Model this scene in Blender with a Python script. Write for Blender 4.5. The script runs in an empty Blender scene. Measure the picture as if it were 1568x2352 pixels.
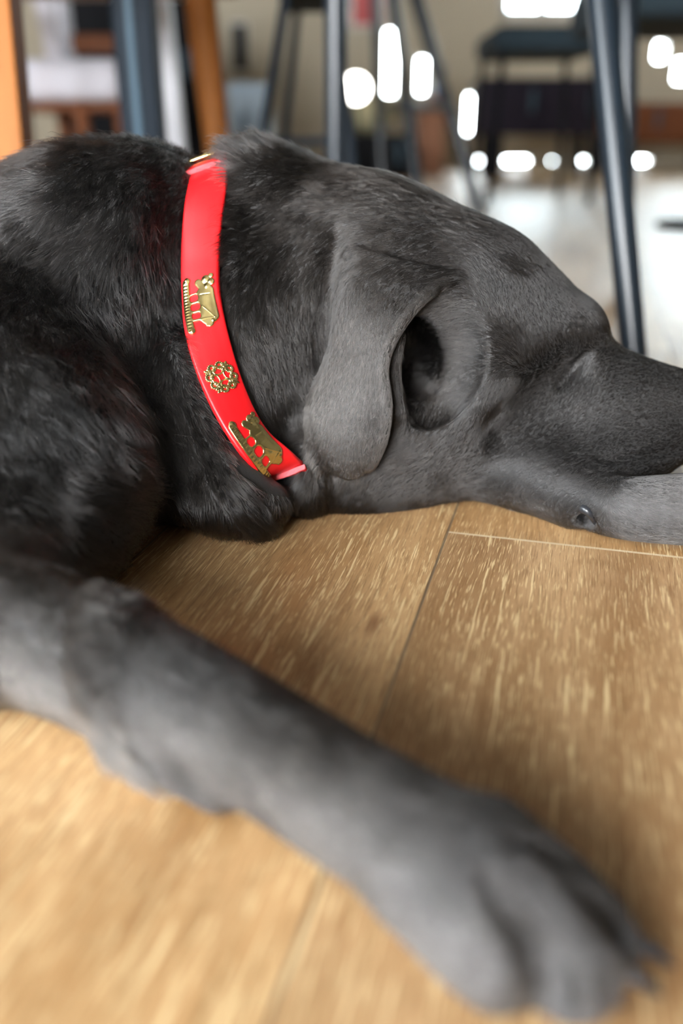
import bpy, math, time
import numpy as np
from mathutils import Vector, Matrix
from mathutils.bvhtree import BVHTree

T0 = time.time()
SC = bpy.context.scene
COL = SC.collection
rng = np.random.default_rng(7)

# ------------------------------------------------------------------ camera
H = 0.22
FPX = 2000.0
TH = math.atan(876.0 / FPX)
cam_d = bpy.data.cameras.new('camera')
cam_d.sensor_fit = 'VERTICAL'
cam_d.sensor_height = 36.0
cam_d.sensor_width = 24.0
cam_d.lens = FPX / 2352.0 * 36.0
cam_d.clip_start = 0.01
cam_d.dof.use_dof = True
cam_d.dof.focus_distance = 0.488
cam_d.dof.aperture_fstop = 2.7
cam_d.dof.aperture_blades = 0
cam = bpy.data.objects.new('camera', cam_d)
COL.objects.link(cam)
cam.location = (0, 0, H)
cam.rotation_euler = (math.pi / 2 - TH, 0, 0)
SC.camera = cam


def ray(px, py):
    u = (px - 784) / FPX
    v = -(py - 1176) / FPX
    return np.array([u, math.cos(TH) + v * math.sin(TH), -math.sin(TH) + v * math.cos(TH)])


def Y(px, py, y):
    """world point seen at photo position (px,py) at distance y in front of the camera"""
    d = ray(px, py)
    return d * (y / d[1]) + np.array([0, 0, H])


def Z(px, py, z=0.0):
    """world point seen at photo position (px,py) at height z"""
    d = ray(px, py)
    return d * ((z - H) / d[2]) + np.array([0, 0, H])

cam_d.dof.use_dof = True

# ------------------------------------------------------------------ light and exposure
SC.view_settings.view_transform = 'Standard'
SC.view_settings.look = 'None'
SC.view_settings.gamma = 1.0
SC.view_settings.exposure = 0.42
SC.cycles.max_bounces = 6
SC.cycles.diffuse_bounces = 2
SC.cycles.glossy_bounces = 3
SC.cycles.transmission_bounces = 2
SC.cycles.use_denoising = True
SC.cycles.use_adaptive_sampling = True
SC.cycles.adaptive_threshold = 0.012
SC.cycles.sample_clamp_indirect = 6.0
SC.cycles.caustics_reflective = False
SC.cycles.caustics_refractive = False
WIN_L, WIN_FRONT, WIN_SIDE = 20.0, 48.0, 26.0          # daylight seen through the windows
wd = bpy.data.worlds.new('world')
SC.world = wd
wd.use_nodes = True
wd.node_tree.nodes['Background'].inputs[0].default_value = (0.75, 0.85, 1.0, 1)
wd.node_tree.nodes['Background'].inputs[1].default_value = 0.6


# ------------------------------------------------------------------ node helper
class NT:
    def __init__(self, name):
        self.m = bpy.data.materials.new(name)
        self.m.use_nodes = True
        self.t = self.m.node_tree
        self.b = self.t.nodes['Principled BSDF']
        self.out = self.t.nodes['Material Output']

    def n(self, typ, **kw):
        nd = self.t.nodes.new('ShaderNode' + typ)
        for k, v in kw.items():
            if k == 'inp':
                for a, b in v.items():
                    self.put(nd.inputs[a], b)
            else:
                setattr(nd, k, v)
        return nd

    def put(self, sock, v):
        if isinstance(v, bpy.types.NodeSocket):
            self.t.links.new(v, sock)
        elif isinstance(v, bpy.types.Node):
            self.t.links.new(v.outputs[0], sock)
        else:
            sock.default_value = v

    def math(self, op, a, b=0.0, c=None, clamp=False):
        nd = self.n('Math', operation=op, use_clamp=clamp)
        self.put(nd.inputs[0], a); self.put(nd.inputs[1], b)
        if c is not None:
            self.put(nd.inputs[2], c)
        return nd.outputs[0]

    def mix(self, f, a, b, blend='MIX'):
        nd = self.n('Mix', data_type='RGBA', blend_type=blend)
        self.put(nd.inputs[0], f); self.put(nd.inputs[6], a); self.put(nd.inputs[7], b)
        return nd.outputs[2]

    def noise(self, vec, scale, detail=2.0, rough=0.5, dist=0.0):
        nd = self.n('TexNoise', inp={'Vector': vec, 'Scale': scale, 'Detail': detail, 'Roughness': rough, 'Distortion': dist})
        return nd.outputs[0]

    def ramp(self, f, lo, hi, smooth=True):
        nd = self.n('MapRange', interpolation_type='SMOOTHSTEP' if smooth else 'LINEAR')
        self.put(nd.inputs[0], f); nd.inputs[1].default_value = lo; nd.inputs[2].default_value = hi
        return nd.outputs[0]


def rgb(r, g, b):
    """sRGB 0-255 to linear"""
    f = lambda c: (c / 255 / 12.92) if c / 255 <= 0.04045 else ((c / 255 + 0.055) / 1.055) ** 2.4
    return (f(r), f(g), f(b), 1.0)


def simple(name, col, rough=0.5, metal=0.0, var=0.15, scale=30.0, bump=0.0, emit=None, spec=0.5):
    t = NT(name)
    tc = t.n('TexCoord')
    nz = t.noise(tc.outputs['Object'], scale, 3)
    dark = tuple(c * (1 - var) for c in col[:3]) + (1,)
    lite = tuple(min(c * (1 + var), 1) for c in col[:3]) + (1,)
    t.put(t.b.inputs['Base Color'], t.mix(nz, dark, lite))
    t.b.inputs['Roughness'].default_value = rough
    t.b.inputs['Metallic'].default_value = metal
    t.b.inputs['Specular IOR Level'].default_value = spec
    if bump:
        bp = t.n('Bump', inp={'Height': nz, 'Strength': bump, 'Distance': 0.002})
        t.put(t.b.inputs['Normal'], bp)
    if emit:
        t.b.inputs['Emission Color'].default_value = emit[0]
        t.b.inputs['Emission Strength'].default_value = emit[1]
    return t.m


def tagit(o, label=None, cat=None, group=None, kind=None):
    if label: o['label'] = label
    if cat: o['category'] = cat
    if group: o['group'] = group
    if kind: o['kind'] = kind
    return o


def empty(name, loc, label, cat, group=None, rz=0.0):
    o = bpy.data.objects.new(name, None)
    COL.objects.link(o)
    o.location = loc; o.rotation_euler = (0, 0, rz)
    return tagit(o, label, cat, group)


def link(name, me, mat, parent=None):
    o = bpy.data.objects.new(name, me)
    COL.objects.link(o)
    if mat is not None:
        me.materials.append(mat)
    if parent is not None:
        o.parent = parent
    return o


import bmesh


class MB:
    """collects shapes into one mesh"""
    def __init__(self):
        self.bm = bmesh.new()

    def box(self, c, s, rot=None, bev=0.0, top=1.0):
        vs = []
        for x in (-1, 1):
            for y in (-1, 1):
                for z in (-1, 1):
                    k = top if z > 0 else 1.0
                    v = Vector((x * s[0] / 2 * k, y * s[1] / 2 * k, z * s[2] / 2))
                    if rot is not None:
                        v = rot @ v
                    vs.append(self.bm.verts.new(v + Vector(c)))
        fs = [self.bm.faces.new([vs[i] for i in f]) for f in ((0, 1, 3, 2), (4, 6, 7, 5), (0, 4, 5, 1), (2, 3, 7, 6), (0, 2, 6, 4), (1, 5, 7, 3))]
        if bev:
            es = list({e for f in fs for e in f.edges})
            bmesh.ops.bevel(self.bm, geom=es, offset=bev, segments=3, profile=0.6, affect='EDGES', clamp_overlap=True)
        return self

    def tube(self, pts, rad, seg=20, cap=True):
        pts = [Vector(p) for p in pts]
        rad = [rad] * len(pts) if isinstance(rad, (int, float)) else rad
        rings = []
        for i, p in enumerate(pts):
            d = (pts[min(i + 1, len(pts) - 1)] - pts[max(i - 1, 0)]).normalized()
            ref = Vector((0, 0, 1)) if abs(d.z) < 0.9 else Vector((1, 0, 0))
            u = d.cross(ref).normalized(); v = d.cross(u)
            rings.append([self.bm.verts.new(p + (u * math.cos(2 * math.pi * k / seg) + v * math.sin(2 * math.pi * k / seg)) * rad[i]) for k in range(seg)])
        for a, b in zip(rings[:-1], rings[1:]):
            for k in range(seg):
                self.bm.faces.new((a[k], a[(k + 1) % seg], b[(k + 1) % seg], b[k]))
        if cap:
            self.bm.faces.new(rings[0][::-1]); self.bm.faces.new(rings[-1])
        return self

    def lathe(self, prof, c=(0, 0, 0), seg=32):
        rings = []
        for r, z in prof:
            rings.append([self.bm.verts.new((c[0] + r * math.cos(2 * math.pi * k / seg), c[1] + r * math.sin(2 * math.pi * k / seg), c[2] + z)) for k in range(seg)])
        for a, b in zip(rings[:-1], rings[1:]):
            for k in range(seg):
                self.bm.faces.new((a[k], a[(k + 1) % seg], b[(k + 1) % seg], b[k]))
        self.bm.faces.new(rings[0][::-1]); self.bm.faces.new(rings[-1])
        return self

    def build(self, name, mat, parent=None, smooth=True):
        bmesh.ops.recalc_face_normals(self.bm, faces=self.bm.faces[:])
        me = bpy.data.meshes.new(name)
        self.bm.to_mesh(me); self.bm.free()
        if smooth:
            me.polygons.foreach_set('use_smooth', [True] * len(me.polygons))
            me.set_sharp_from_angle(angle=math.radians(40))
        return link(name, me, mat, parent)


# ------------------------------------------------------------------ materials
M = {}


def wood_floor():
    t = NT('oak_planks')
    tc = t.n('TexCoord')
    sp = t.n('SeparateXYZ', inp={0: tc.outputs['Object']})
    x, y = sp.outputs[0], sp.outputs[1]
    W = 0.165
    xs = t.math('ADD', x, 0.0603)
    col = t.math('FLOOR', t.math('DIVIDE', xs, W))
    fx = t.math('FRACT', t.math('DIVIDE', xs, W))
    # staggered plank ends; the plank right of the main seam ends at 0.473
    offs = t.math('MULTIPLY', t.math('FRACT', t.math('MULTIPLY', col, 0.38)), 1.9)
    ys = t.math('SUBTRACT', t.math('SUBTRACT', y, 0.473), offs)
    row = t.math('FLOOR', t.math('DIVIDE', ys, 1.9))
    fy = t.math('FRACT', t.math('DIVIDE', ys, 1.9))
    seed = t.math('ADD', t.math('MULTIPLY', col, 7.31), t.math('MULTIPLY', row, 3.17))
    def co(sx, sy, dz=0.0):
        return t.n('CombineXYZ', inp={0: t.math('MULTIPLY', x, sx), 1: t.math('MULTIPLY', y, sy), 2: t.math('ADD', seed, dz)})
    warp = t.noise(co(14, 3.5, 5), 1, 2)
    xw = t.math('ADD', x, t.math('MULTIPLY', t.math('SUBTRACT', warp, 0.5), 0.012))
    def cw(sx, sy, dz=0.0):
        return t.n('CombineXYZ', inp={0: t.math('MULTIPLY', xw, sx), 1: t.math('MULTIPLY', y, sy), 2: t.math('ADD', seed, dz)})
    broad = t.ramp(t.noise(cw(16, 3.0), 1, 4, 0.6), 0.3, 0.7)
    fine = t.noise(cw(1500, 45, 1), 1, 3, 0.6)
    mid = t.noise(cw(260, 12, 2), 1, 3, 0.6)
    fleck = t.ramp(t.noise(cw(560, 20, 3), 1, 3, 0.55), 0.60, 0.66)
    fleck2 = t.ramp(t.noise(cw(1300, 75, 4), 1, 2, 0.5), 0.56, 0.68)
    zone = t.ramp(t.noise(co(9, 2.6, 9), 1, 1), 0.40, 0.60)
    # cathedral figure
    cath = t.noise(co(11, 1.5, 12), 1, 1.5, 0.45)
    rings = t.math('SINE', t.math('MULTIPLY', cath, 190.0))
    rings = t.ramp(rings, 0.1, 1.0)
    vein = t.ramp(t.noise(cw(70, 5, 20), 1, 4, 0.6), 0.60, 0.72)
    c = t.mix(broad, (0.35, 0.190, 0.076, 1), (0.66, 0.42, 0.205, 1))
    pl = t.n('TexWhiteNoise', noise_dimensions='1D', inp={'W': seed})
    hsv = t.n('HueSaturation', inp={'Color': c, 'Saturation': t.math('ADD', 0.92, t.math('MULTIPLY', pl.outputs[0], 0.16)), 'Value': t.math('ADD', 0.90, t.math('MULTIPLY', pl.outputs[0], 0.25)), 'Fac': 1.0})
    c = hsv.outputs[0]
    c = t.mix(t.math('MULTIPLY', t.math('SUBTRACT', mid, 0.3), 0.9, clamp=True), t.mix(0.35, c, (0.15, 0.065, 0.018, 1)), c)
    c = t.mix(t.math('MULTIPLY', rings, t.math('MULTIPLY', t.math('SUBTRACT', 1.0, zone), 0.28)), c, (0.20, 0.10, 0.032, 1))
    c = t.mix(t.math('MULTIPLY', t.ramp(fine, 0.50, 0.64), 0.60), c, (0.17, 0.08, 0.026, 1))
    c = t.mix(t.math('MULTIPLY', fleck, t.math('ADD', t.math('MULTIPLY', zone, 0.65), 0.12)), c, (0.80, 0.61, 0.33, 1))
    c = t.mix(t.math('MULTIPLY', fleck2, t.math('ADD', t.math('MULTIPLY', zone, 0.35), 0.30)), c, (0.80, 0.60, 0.32, 1))
    c = t.mix(t.math('MULTIPLY', vein, 0.30), c, (0.16, 0.06, 0.015, 1))
    # a small reddish knot
    kx = t.math('SUBTRACT', x, -0.0792); ky = t.math('SUBTRACT', y, 0.358)
    kd = t.math('SQRT', t.math('ADD', t.math('POWER', t.math('MULTIPLY', kx, 260), 2), t.math('POWER', t.math('MULTIPLY', ky, 70), 2)))
    kn = t.math('MULTIPLY', t.math('SUBTRACT', 1.0, t.ramp(kd, 0.3, 1.3)), t.ramp(mid, 0.35, 0.6))
    c = t.mix(t.math('MULTIPLY', kn, 0.8), c, (0.13, 0.035, 0.008, 1))
    # joints
    dx = t.math('MULTIPLY', t.math('MINIMUM', fx, t.math('SUBTRACT', 1.0, fx)), W)
    dy = t.math('MULTIPLY', t.math('MINIMUM', fy, t.math('SUBTRACT', 1.0, fy)), 1.9)
    jx = t.math('SUBTRACT', 1.0, t.ramp(dx, 0.0003, 0.0010))
    jy = t.math('SUBTRACT', 1.0, t.ramp(dy, 0.0009, 0.0014))
    c = t.mix(t.math('MULTIPLY', jy, 0.85), c, (0.62, 0.50, 0.33, 1))
    c = t.mix(t.math('MULTIPLY', jx, 0.80), c, (0.10, 0.075, 0.05, 1))
    t.put(t.b.inputs['Base Color'], c)
    t.put(t.b.inputs['Roughness'], t.math('ADD', 0.27, t.math('MULTIPLY', mid, 0.20)))
    h = t.math('ADD', t.math('MULTIPLY', fine, 0.5), t.math('MULTIPLY', fleck2, 0.6))
    h = t.math('SUBTRACT', h, t.math('MULTIPLY', jx, 3.0))
    bp = t.n('Bump', inp={'Height': h, 'Strength': 0.35, 'Distance': 0.0006})
    t.put(t.b.inputs['Normal'], bp)
    return t.m


def wood(name, a, b, rough=0.6):
    t = NT(name)
    tc = t.n('TexCoord')
    mp = t.n('Mapping', inp={'Vector': tc.outputs['Object'], 'Scale': (60, 60, 6)})
    nz = t.noise(mp.outputs[0], 1, 4, 0.6, 0.6)
    t.put(t.b.inputs['Base Color'], t.mix(nz, a, b))
    t.b.inputs['Roughness'].default_value = rough
    t.b.inputs['Specular IOR Level'].default_value = 0.25
    return t.m


M['floor'] = wood_floor()
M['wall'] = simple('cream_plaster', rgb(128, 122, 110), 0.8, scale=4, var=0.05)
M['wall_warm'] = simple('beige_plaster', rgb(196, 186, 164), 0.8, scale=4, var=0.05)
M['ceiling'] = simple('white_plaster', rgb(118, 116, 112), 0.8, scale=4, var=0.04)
M['trim'] = simple('white_paint', rgb(215, 215, 210), 0.4, scale=20, var=0.04)
M['pane'] = simple('daylight_pane', (0.8, 0.8, 0.8, 1), 0.2, emit=((0.80, 0.94, 1.0, 1), WIN_L))
M['pane_front'] = simple('bright_daylight_pane', (0.8, 0.8, 0.8, 1), 0.2, emit=((0.97, 0.98, 1.0, 1), WIN_FRONT))
M['pane_small'] = simple('bright_spot_pane', (0.8, 0.8, 0.8, 1), 0.2, emit=((0.88, 0.97, 1.0, 1), 34.0))  # glowing fill for small far bright spots, floor glints included
M['pane_left'] = simple('sky_pane', (0.8, 0.8, 0.8, 1), 0.2, emit=((0.84, 0.93, 1.0, 1), WIN_SIDE))
M['navy'] = simple('blue_black_metal', rgb(24, 33, 41), 0.30, scale=60, var=0.1)
M['slate'] = simple('slate_painted_metal', rgb(28, 37, 46), 0.6, scale=60, var=0.1, spec=0.15)
M['slate_light'] = simple('pale_slate_edge', rgb(72, 94, 108), 0.5, scale=60, var=0.1, spec=0.2)
M['black'] = simple('black_lacquer', rgb(20, 21, 24), 0.8, scale=60, var=0.2, spec=0.12)
M['blackfab'] = simple('dark_teal_fabric', rgb(28, 44, 52), 0.9, scale=200, var=0.3)
M['purplefab'] = simple('dark_plum_fabric', rgb(30, 24, 38), 0.9, scale=200, var=0.3)
M['whitefab'] = simple('white_linen', rgb(214, 212, 220), 0.85, scale=200, var=0.06)
M['whitewood'] = simple('white_painted_wood', rgb(198, 200, 206), 0.45, scale=60, var=0.05)
M['orange'] = wood('honey_wood', rgb(132, 76, 28), rgb(160, 100, 44))
M['brown'] = wood('brown_wood', rgb(96, 54, 30), rgb(130, 78, 46))
M['terra'] = simple('terracotta', rgb(170, 120, 92), 0.8, scale=40, var=0.1)
M['cream'] = simple('cream_ceramic', rgb(190, 184, 150), 0.4, scale=40, var=0.06)
M['red_print'] = simple('red_print', rgb(200, 90, 90), 0.6, scale=40, var=0.06)
M['blue'] = simple('blue_plastic', rgb(40, 60, 130), 0.4, scale=40, var=0.06)
M['greenglow'] = simple('leaf_green', rgb(80, 130, 60), 0.6, scale=40, var=0.3)


def surface_nets(S, G0, VS):
    ins = S < 0
    nx, ny, nz = S.shape
    c = np.zeros((nx - 1, ny - 1, nz - 1), np.int8)
    for a in (0, 1):
        for b in (0, 1):
            for d in (0, 1):
                c += ins[a:nx - 1 + a, b:ny - 1 + b, d:nz - 1 + d]
    cells = np.argwhere((c > 0) & (c < 8))
    vid = np.full(c.shape, -1, np.int32)
    vid[cells[:, 0], cells[:, 1], cells[:, 2]] = np.arange(len(cells))
    acc = np.zeros((len(cells), 3)); cnt = np.zeros(len(cells))
    corners = [(a, b, d) for a in (0, 1) for b in (0, 1) for d in (0, 1)]
    val = {k: S[cells[:, 0] + k[0], cells[:, 1] + k[1], cells[:, 2] + k[2]] for k in corners}
    for k in corners:
        for ax in range(3):
            if k[ax] == 0:
                k2 = list(k); k2[ax] = 1; k2 = tuple(k2)
                v0, v1 = val[k], val[k2]
                m = (v0 < 0) != (v1 < 0)
                t = np.where(m, v0 / np.where(m, v0 - v1, 1), 0)
                p = np.array(k, float)[None, :] + np.zeros((len(cells), 3))
                p[:, ax] = t
                acc += p * m[:, None]; cnt += m
    V = G0 + (cells + acc / cnt[:, None]) * VS
    quads = []
    for ax in range(3):
        o1, o2 = [(1, 2), (2, 0), (0, 1)][ax]
        lo = [slice(1, None)] * 3; lo[ax] = slice(0, -1)
        hi = [slice(1, None)] * 3; hi[ax] = slice(1, None)
        A = ins[tuple(lo)]; B = ins[tuple(hi)]
        e = np.argwhere(A != B)
        base = e + 1; base[:, ax] -= 1
        fl = A[e[:, 0], e[:, 1], e[:, 2]]
        def g(d1, d2):
            q = base.copy(); q[:, o1] -= d1; q[:, o2] -= d2
            ok = np.all((q >= 0) & (q < np.array(c.shape)), axis=1)
            r = np.full(len(q), -1)
            r[ok] = vid[q[ok, 0], q[ok, 1], q[ok, 2]]
            return r
        Q = np.stack([g(1, 1), g(0, 1), g(0, 0), g(1, 0)], 1)
        Q = np.where(fl[:, None], Q, Q[:, ::-1])
        quads.append(Q[(Q >= 0).all(1)])
    return V, np.concatenate(quads)


def mesh_from(name, V, F, smooth=True):
    me = bpy.data.meshes.new(name)
    me.vertices.add(len(V)); me.vertices.foreach_set('co', np.asarray(V, np.float32).ravel())
    F = np.asarray(F, np.int32)
    n = F.shape[1]
    me.loops.add(F.size); me.loops.foreach_set('vertex_index', F.ravel())
    me.polygons.add(len(F)); me.polygons.foreach_set('loop_start', np.arange(len(F), dtype=np.int32) * n)
    me.update(calc_edges=True)
    if smooth:
        me.polygons.foreach_set('use_smooth', np.ones(len(F), bool))
    return me

# ------------------------------------------------------------------ the room
A = math.atan2(0.2575, 0.966)


def structure(name, me_or_mb, mat):
    o = me_or_mb.build(name, mat, None, False)
    o['kind'] = 'structure'
    return o


XL, XR, YF, YB, ZC = -2.6, 4.6, -2.6, 6.0, 2.7
fm = mesh_from('floor', [(-9, -9, 0), (9, -9, 0), (9, 9, 0), (-9, 9, 0)], [(0, 1, 2, 3)], False)
# cut to the room outline, expressed in the planks' own frame
Rz = Matrix.Rotation(-A, 3, 'Z')
corners = [Rz.inverted() @ Vector(p) for p in ((XL, YF, 0), (XR, YF, 0), (XR, YB, 0), (XL, YB, 0))]
fm = mesh_from('floor', [tuple(c) for c in corners], [(0, 1, 2, 3)], False)
fo = link('floor', fm, M['floor']); fo['kind'] = 'structure'
fo.rotation_euler = (0, 0, -A)


def wall_with_holes(name, axis, pos, u0, u1, holes, mat, th=0.1):
    """wall along x (axis 'y') or along y (axis 'x') with rectangular openings (u0,u1,z0,z1)"""
    mb = MB()
    us = sorted({u0, u1} | {h[0] for h in holes} | {h[1] for h in holes})
    zs = sorted({0.0, ZC} | {h[2] for h in holes} | {h[3] for h in holes})
    for a, b in zip(us[:-1], us[1:]):
        for c, d in zip(zs[:-1], zs[1:]):
            mu, mz = (a + b) / 2, (c + d) / 2
            if any(h[0] < mu < h[1] and h[2] < mz < h[3] for h in holes):
                continue
            if axis == 'y':
                mb.box((mu, pos, mz), (b - a, th, d - c))
            else:
                mb.box((pos, mu, mz), (th, b - a, d - c))
    return structure(name, mb, mat)


wn = [0]


def window(axis, pos, u0, u1, z0, z1, inward, bars=1, zb=1, emis='pane', fr=0.05):
    wn[0] += 1
    root = bpy.data.objects.new('window_%d' % wn[0], None)
    COL.objects.link(root); root['kind'] = 'structure'
    P = (lambda u, z, o=0.0: ((u, pos + o, z) if axis == 'y' else (pos + o, u, z)))
    root.location = P((u0 + u1) / 2, z0)
    off = Vector(root.location)
    mb = MB()
    def bar(ua, ub, za, zb_, d=0.07):
        c = Vector(P((ua + ub) / 2, (za + zb_) / 2, inward * 0.02)) - off
        s = (ub - ua, d, zb_ - za) if axis == 'y' else (d, ub - ua, zb_ - za)
        mb.box(c, s, bev=0.004)
    bar(u0, u1, z0, z0 + fr); bar(u0, u1, z1 - fr, z1); bar(u0, u0 + fr, z0, z1); bar(u1 - fr, u1, z0, z1)
    for i in range(1, bars + 1):
        u = u0 + (u1 - u0) * i / (bars + 1); bar(u - fr * .4, u + fr * .4, z0, z1)
    for i in range(1, zb + 1):
        z = z0 + (z1 - z0) * i / (zb + 1); bar(u0, u1, z - fr * .3, z + fr * .3)
    mb.build('window_frame', M['trim'], root)
    pb = MB()
    c = Vector(P((u0 + u1) / 2, (z0 + z1) / 2, -inward * 0.02)) - off
    s = (u1 - u0, 0.01, z1 - z0) if axis == 'y' else (0.01, u1 - u0, z1 - z0)
    pb.box(c, s)
    pb.build('window_pane', M[emis], root, False)
    return root


def bx(px0, px1, y):
    d = y * math.cos(TH) * 1.0
    return (Y(px0, 300, y)[0], Y(px1, 300, y)[0])


def zz(py, y):
    return Y(784, py, y)[2]


yb = YB
wins_back = []
for (p0, p1, q0, q1) in ((1128, 1312, -420, 46), (1535, 1900, -420, 24), (882, 903, 72, 218), (954, 972, 136, 214), (1066, 1100, 220, 304), (1098, 1114, 364, 375), (1160, 1216, 364, 375), (1266, 1276, 366, 373), (1324, 1350, 365, 374), (1458, 1494, 364, 374), (1476, 1500, 100, 140), (1526, 1556, 140, 188)):  # the low row at the floor stands for sun glints, made as glowing panes
    u0, u1 = bx(p0, p1, yb); z1, z0 = zz(q0, yb), zz(q1, yb)
    wins_back.append((u0, u1, max(z0, 0.005), min(z1, 2.45)))
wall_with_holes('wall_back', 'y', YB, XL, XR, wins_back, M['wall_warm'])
for i, (u0, u1, z0, z1) in enumerate(wins_back):
    if i < 2:
        window('y', YB, u0, u1, z0, z1, -1, 1, 1, fr=0.05)
    else:
        window('y', YB, u0, u1, z0, z1, -1, 0, 0, 'pane_small', fr=0.002)
lw = [(-1.9, -0.5, 0.45, 2.2)]
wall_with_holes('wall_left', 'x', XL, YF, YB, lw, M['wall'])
for a in lw: window('x', XL, *a, 1, 2, 1, 'pane_left')
rw = []
wall_with_holes('wall_right', 'x', XR, YF, YB, rw, M['wall'])
fw = [(-2.2, -0.5, 0.35, 1.75)]
wall_with_holes('wall_front', 'y', YF, XL, XR, fw, M['wall'])
for a in fw: window('y', YF, *a, 1, 2, 1, 'pane_front')
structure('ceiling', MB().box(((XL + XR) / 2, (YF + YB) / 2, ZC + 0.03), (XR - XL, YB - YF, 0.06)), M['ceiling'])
for nm, c, s in (('baseboard_left', (XL + 0.06, (YF + YB) / 2, 0.05), (0.02, YB - YF, 0.1)), ('baseboard_right', (XR - 0.06, (YF + YB) / 2, 0.05), (0.02, YB - YF, 0.1)), ('baseboard_front', ((XL + XR) / 2, YF + 0.06, 0.05), (XR - XL, 0.02, 0.1))):
    structure(nm, MB().box(c, s), M['trim'])

# ------------------------------------------------------------------ furniture
def P3(px, py, y):
    return Vector(Y(px, py, y))


def leg_line(p_top, p_bot, y_top, y_bot, ztop=0.45):
    """leg seen through two photo positions, extended to the floor and to its seat"""
    a = P3(*p_top, y_top); b = P3(*p_bot, y_bot)
    d = a - b
    foot = b + d * ((0 - b.z) / d.z)
    top = b + d * ((ztop - b.z) / d.z)
    return foot, top


def chair(name, label, cat, legs, seat_z, seat_mat, leg_mat, rad, group=None, seat_th=0.035, back=True, back_dir=(0, 1), square=False, seat_round=0.02, stretch=False, rtop=None, cushion=None, back_h=0.38):
    c = sum((l[1] for l in legs), Vector()) / len(legs)
    root = empty(name, (c.x, c.y, 0), label, cat, group)
    off = Vector((c.x, c.y, 0))
    for f, t in legs:
        mb = MB()
        if square:
            d = (t - f); q = Vector((0, 0, 1)).rotation_difference(d.normalized()).to_matrix()
            mb.box((f + t) / 2 - off, (rad * 2, rad * 2, d.length - 0.001), q, bev=0.003)
        else:
            mb.tube([f - off + Vector((0, 0, 0.0005)), (f * .98 + t * .02) - off, t - off], [rad * .9, rad, rtop or rad])
        mb.build('leg', leg_mat, root)
    xs = [l[1].x for l in legs]; ys = [l[1].y for l in legs]
    w = max(xs) - min(xs) + 0.06; dd = max(ys) - min(ys) + 0.06
    cx, cy = (max(xs) + min(xs)) / 2 - off.x, (max(ys) + min(ys)) / 2 - off.y
    MB().box((cx, cy, seat_z + seat_th / 2), (w, dd, seat_th), bev=min(seat_round, seat_th * .45)).build('seat', seat_mat, root)
    if cushion:
        MB().box((cx, cy, seat_z + seat_th + 0.03), (w * .94, dd * .94, 0.06), bev=0.025).build('cushion', cushion, root)
    if stretch:
        for i, j in stretch:
            a = legs[i][0].lerp(legs[i][1], 0.45) - off; b = legs[j][0].lerp(legs[j][1], 0.45) - off
            MB().tube([a, b], rad * .7).build('stretcher', leg_mat, root)
    if back:
        bxv = cx + back_dir[0] * (w / 2 - 0.02); byv = cy + back_dir[1] * (dd / 2 - 0.02)
        sx, sy = (0.025, dd * .95) if back_dir[0] else (w * .95, 0.025)
        MB().box((bxv, byv, seat_z + back_h + 0.05), (sx, sy, 0.24), bev=0.012).build('backrest', cushion or seat_mat, root)
        for s in (-1, 1):
            pc = (bxv, byv + s * dd * .38, 0) if back_dir[0] else (bxv + s * w * .38, byv, 0)
            MB().tube([(pc[0], pc[1], seat_z), (pc[0], pc[1], seat_z + back_h)], rad * .7).build('back_post', leg_mat, root)
    return root


def four(fa, ta, dx, dy, splay=0.0):
    """leg a plus three more legs of the same chair; dx, dy lead from it to the others"""
    d = ta - fa
    out = [(fa, ta)]
    for ex, ey in ((1, 0), (0, 1), (1, 1)):
        f = fa + Vector((dx * ex, dy * ey, 0)); dd = Vector((d.x * (1 - 2 * ex) if splay else d.x, d.y * (1 - 2 * ey) if splay else d.y, d.z))
        if splay:
            f = fa + Vector(((dx + 2 * d.x) * ex if False else dx * ex, dy * ey, 0))
        out.append((f, f + dd))
    return out


# near chair whose splayed tube leg crosses the right of the photo
foot = P3(1452, 830, 0.893); foot = Vector((Z(1457, 836)[0], Z(1457, 836)[1], 0))
top = P3(1380, 0, 1.00)
d = top - foot
top = foot + d * (0.45 / d.z)
chair('dining_chair', 'dark blue-grey metal chair behind the muzzle, its thick splayed tube leg nearest at right', 'chair',
      [(foot, top), (foot + Vector((0.108, 0.40, 0)), top + Vector((0.138, 0.33, 0))), (foot + Vector((0.50, -0.02, 0)), top + Vector((0.44, -0.02, 0))), (foot + Vector((0.60, 0.38, 0)), top + Vector((0.53, 0.32, 0)))], 0.45, M['blackfab'], M['navy'], 0.0135, back_dir=(1, 0), rtop=0.0145)

# honey wood chair at the far left edge
f, t = leg_line((-2, 60), (28, 385), 0.98, 0.96)
chair('wooden_stool', 'honey brown square-legged wooden stool at the left edge behind the dog’s back', 'stool',
      [(f, t), (f + Vector((-0.36, 0, 0)), t + Vector((-0.34, 0, 0))), (f + Vector((-0.08, 0.24, 0)), t + Vector((-0.08, 0.22, 0))), (f + Vector((-0.42, 0.24, 0)), t + Vector((-0.40, 0.22, 0)))],
      0.45, M['orange'], M['orange'], 0.019, square=True, back=False)

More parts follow.
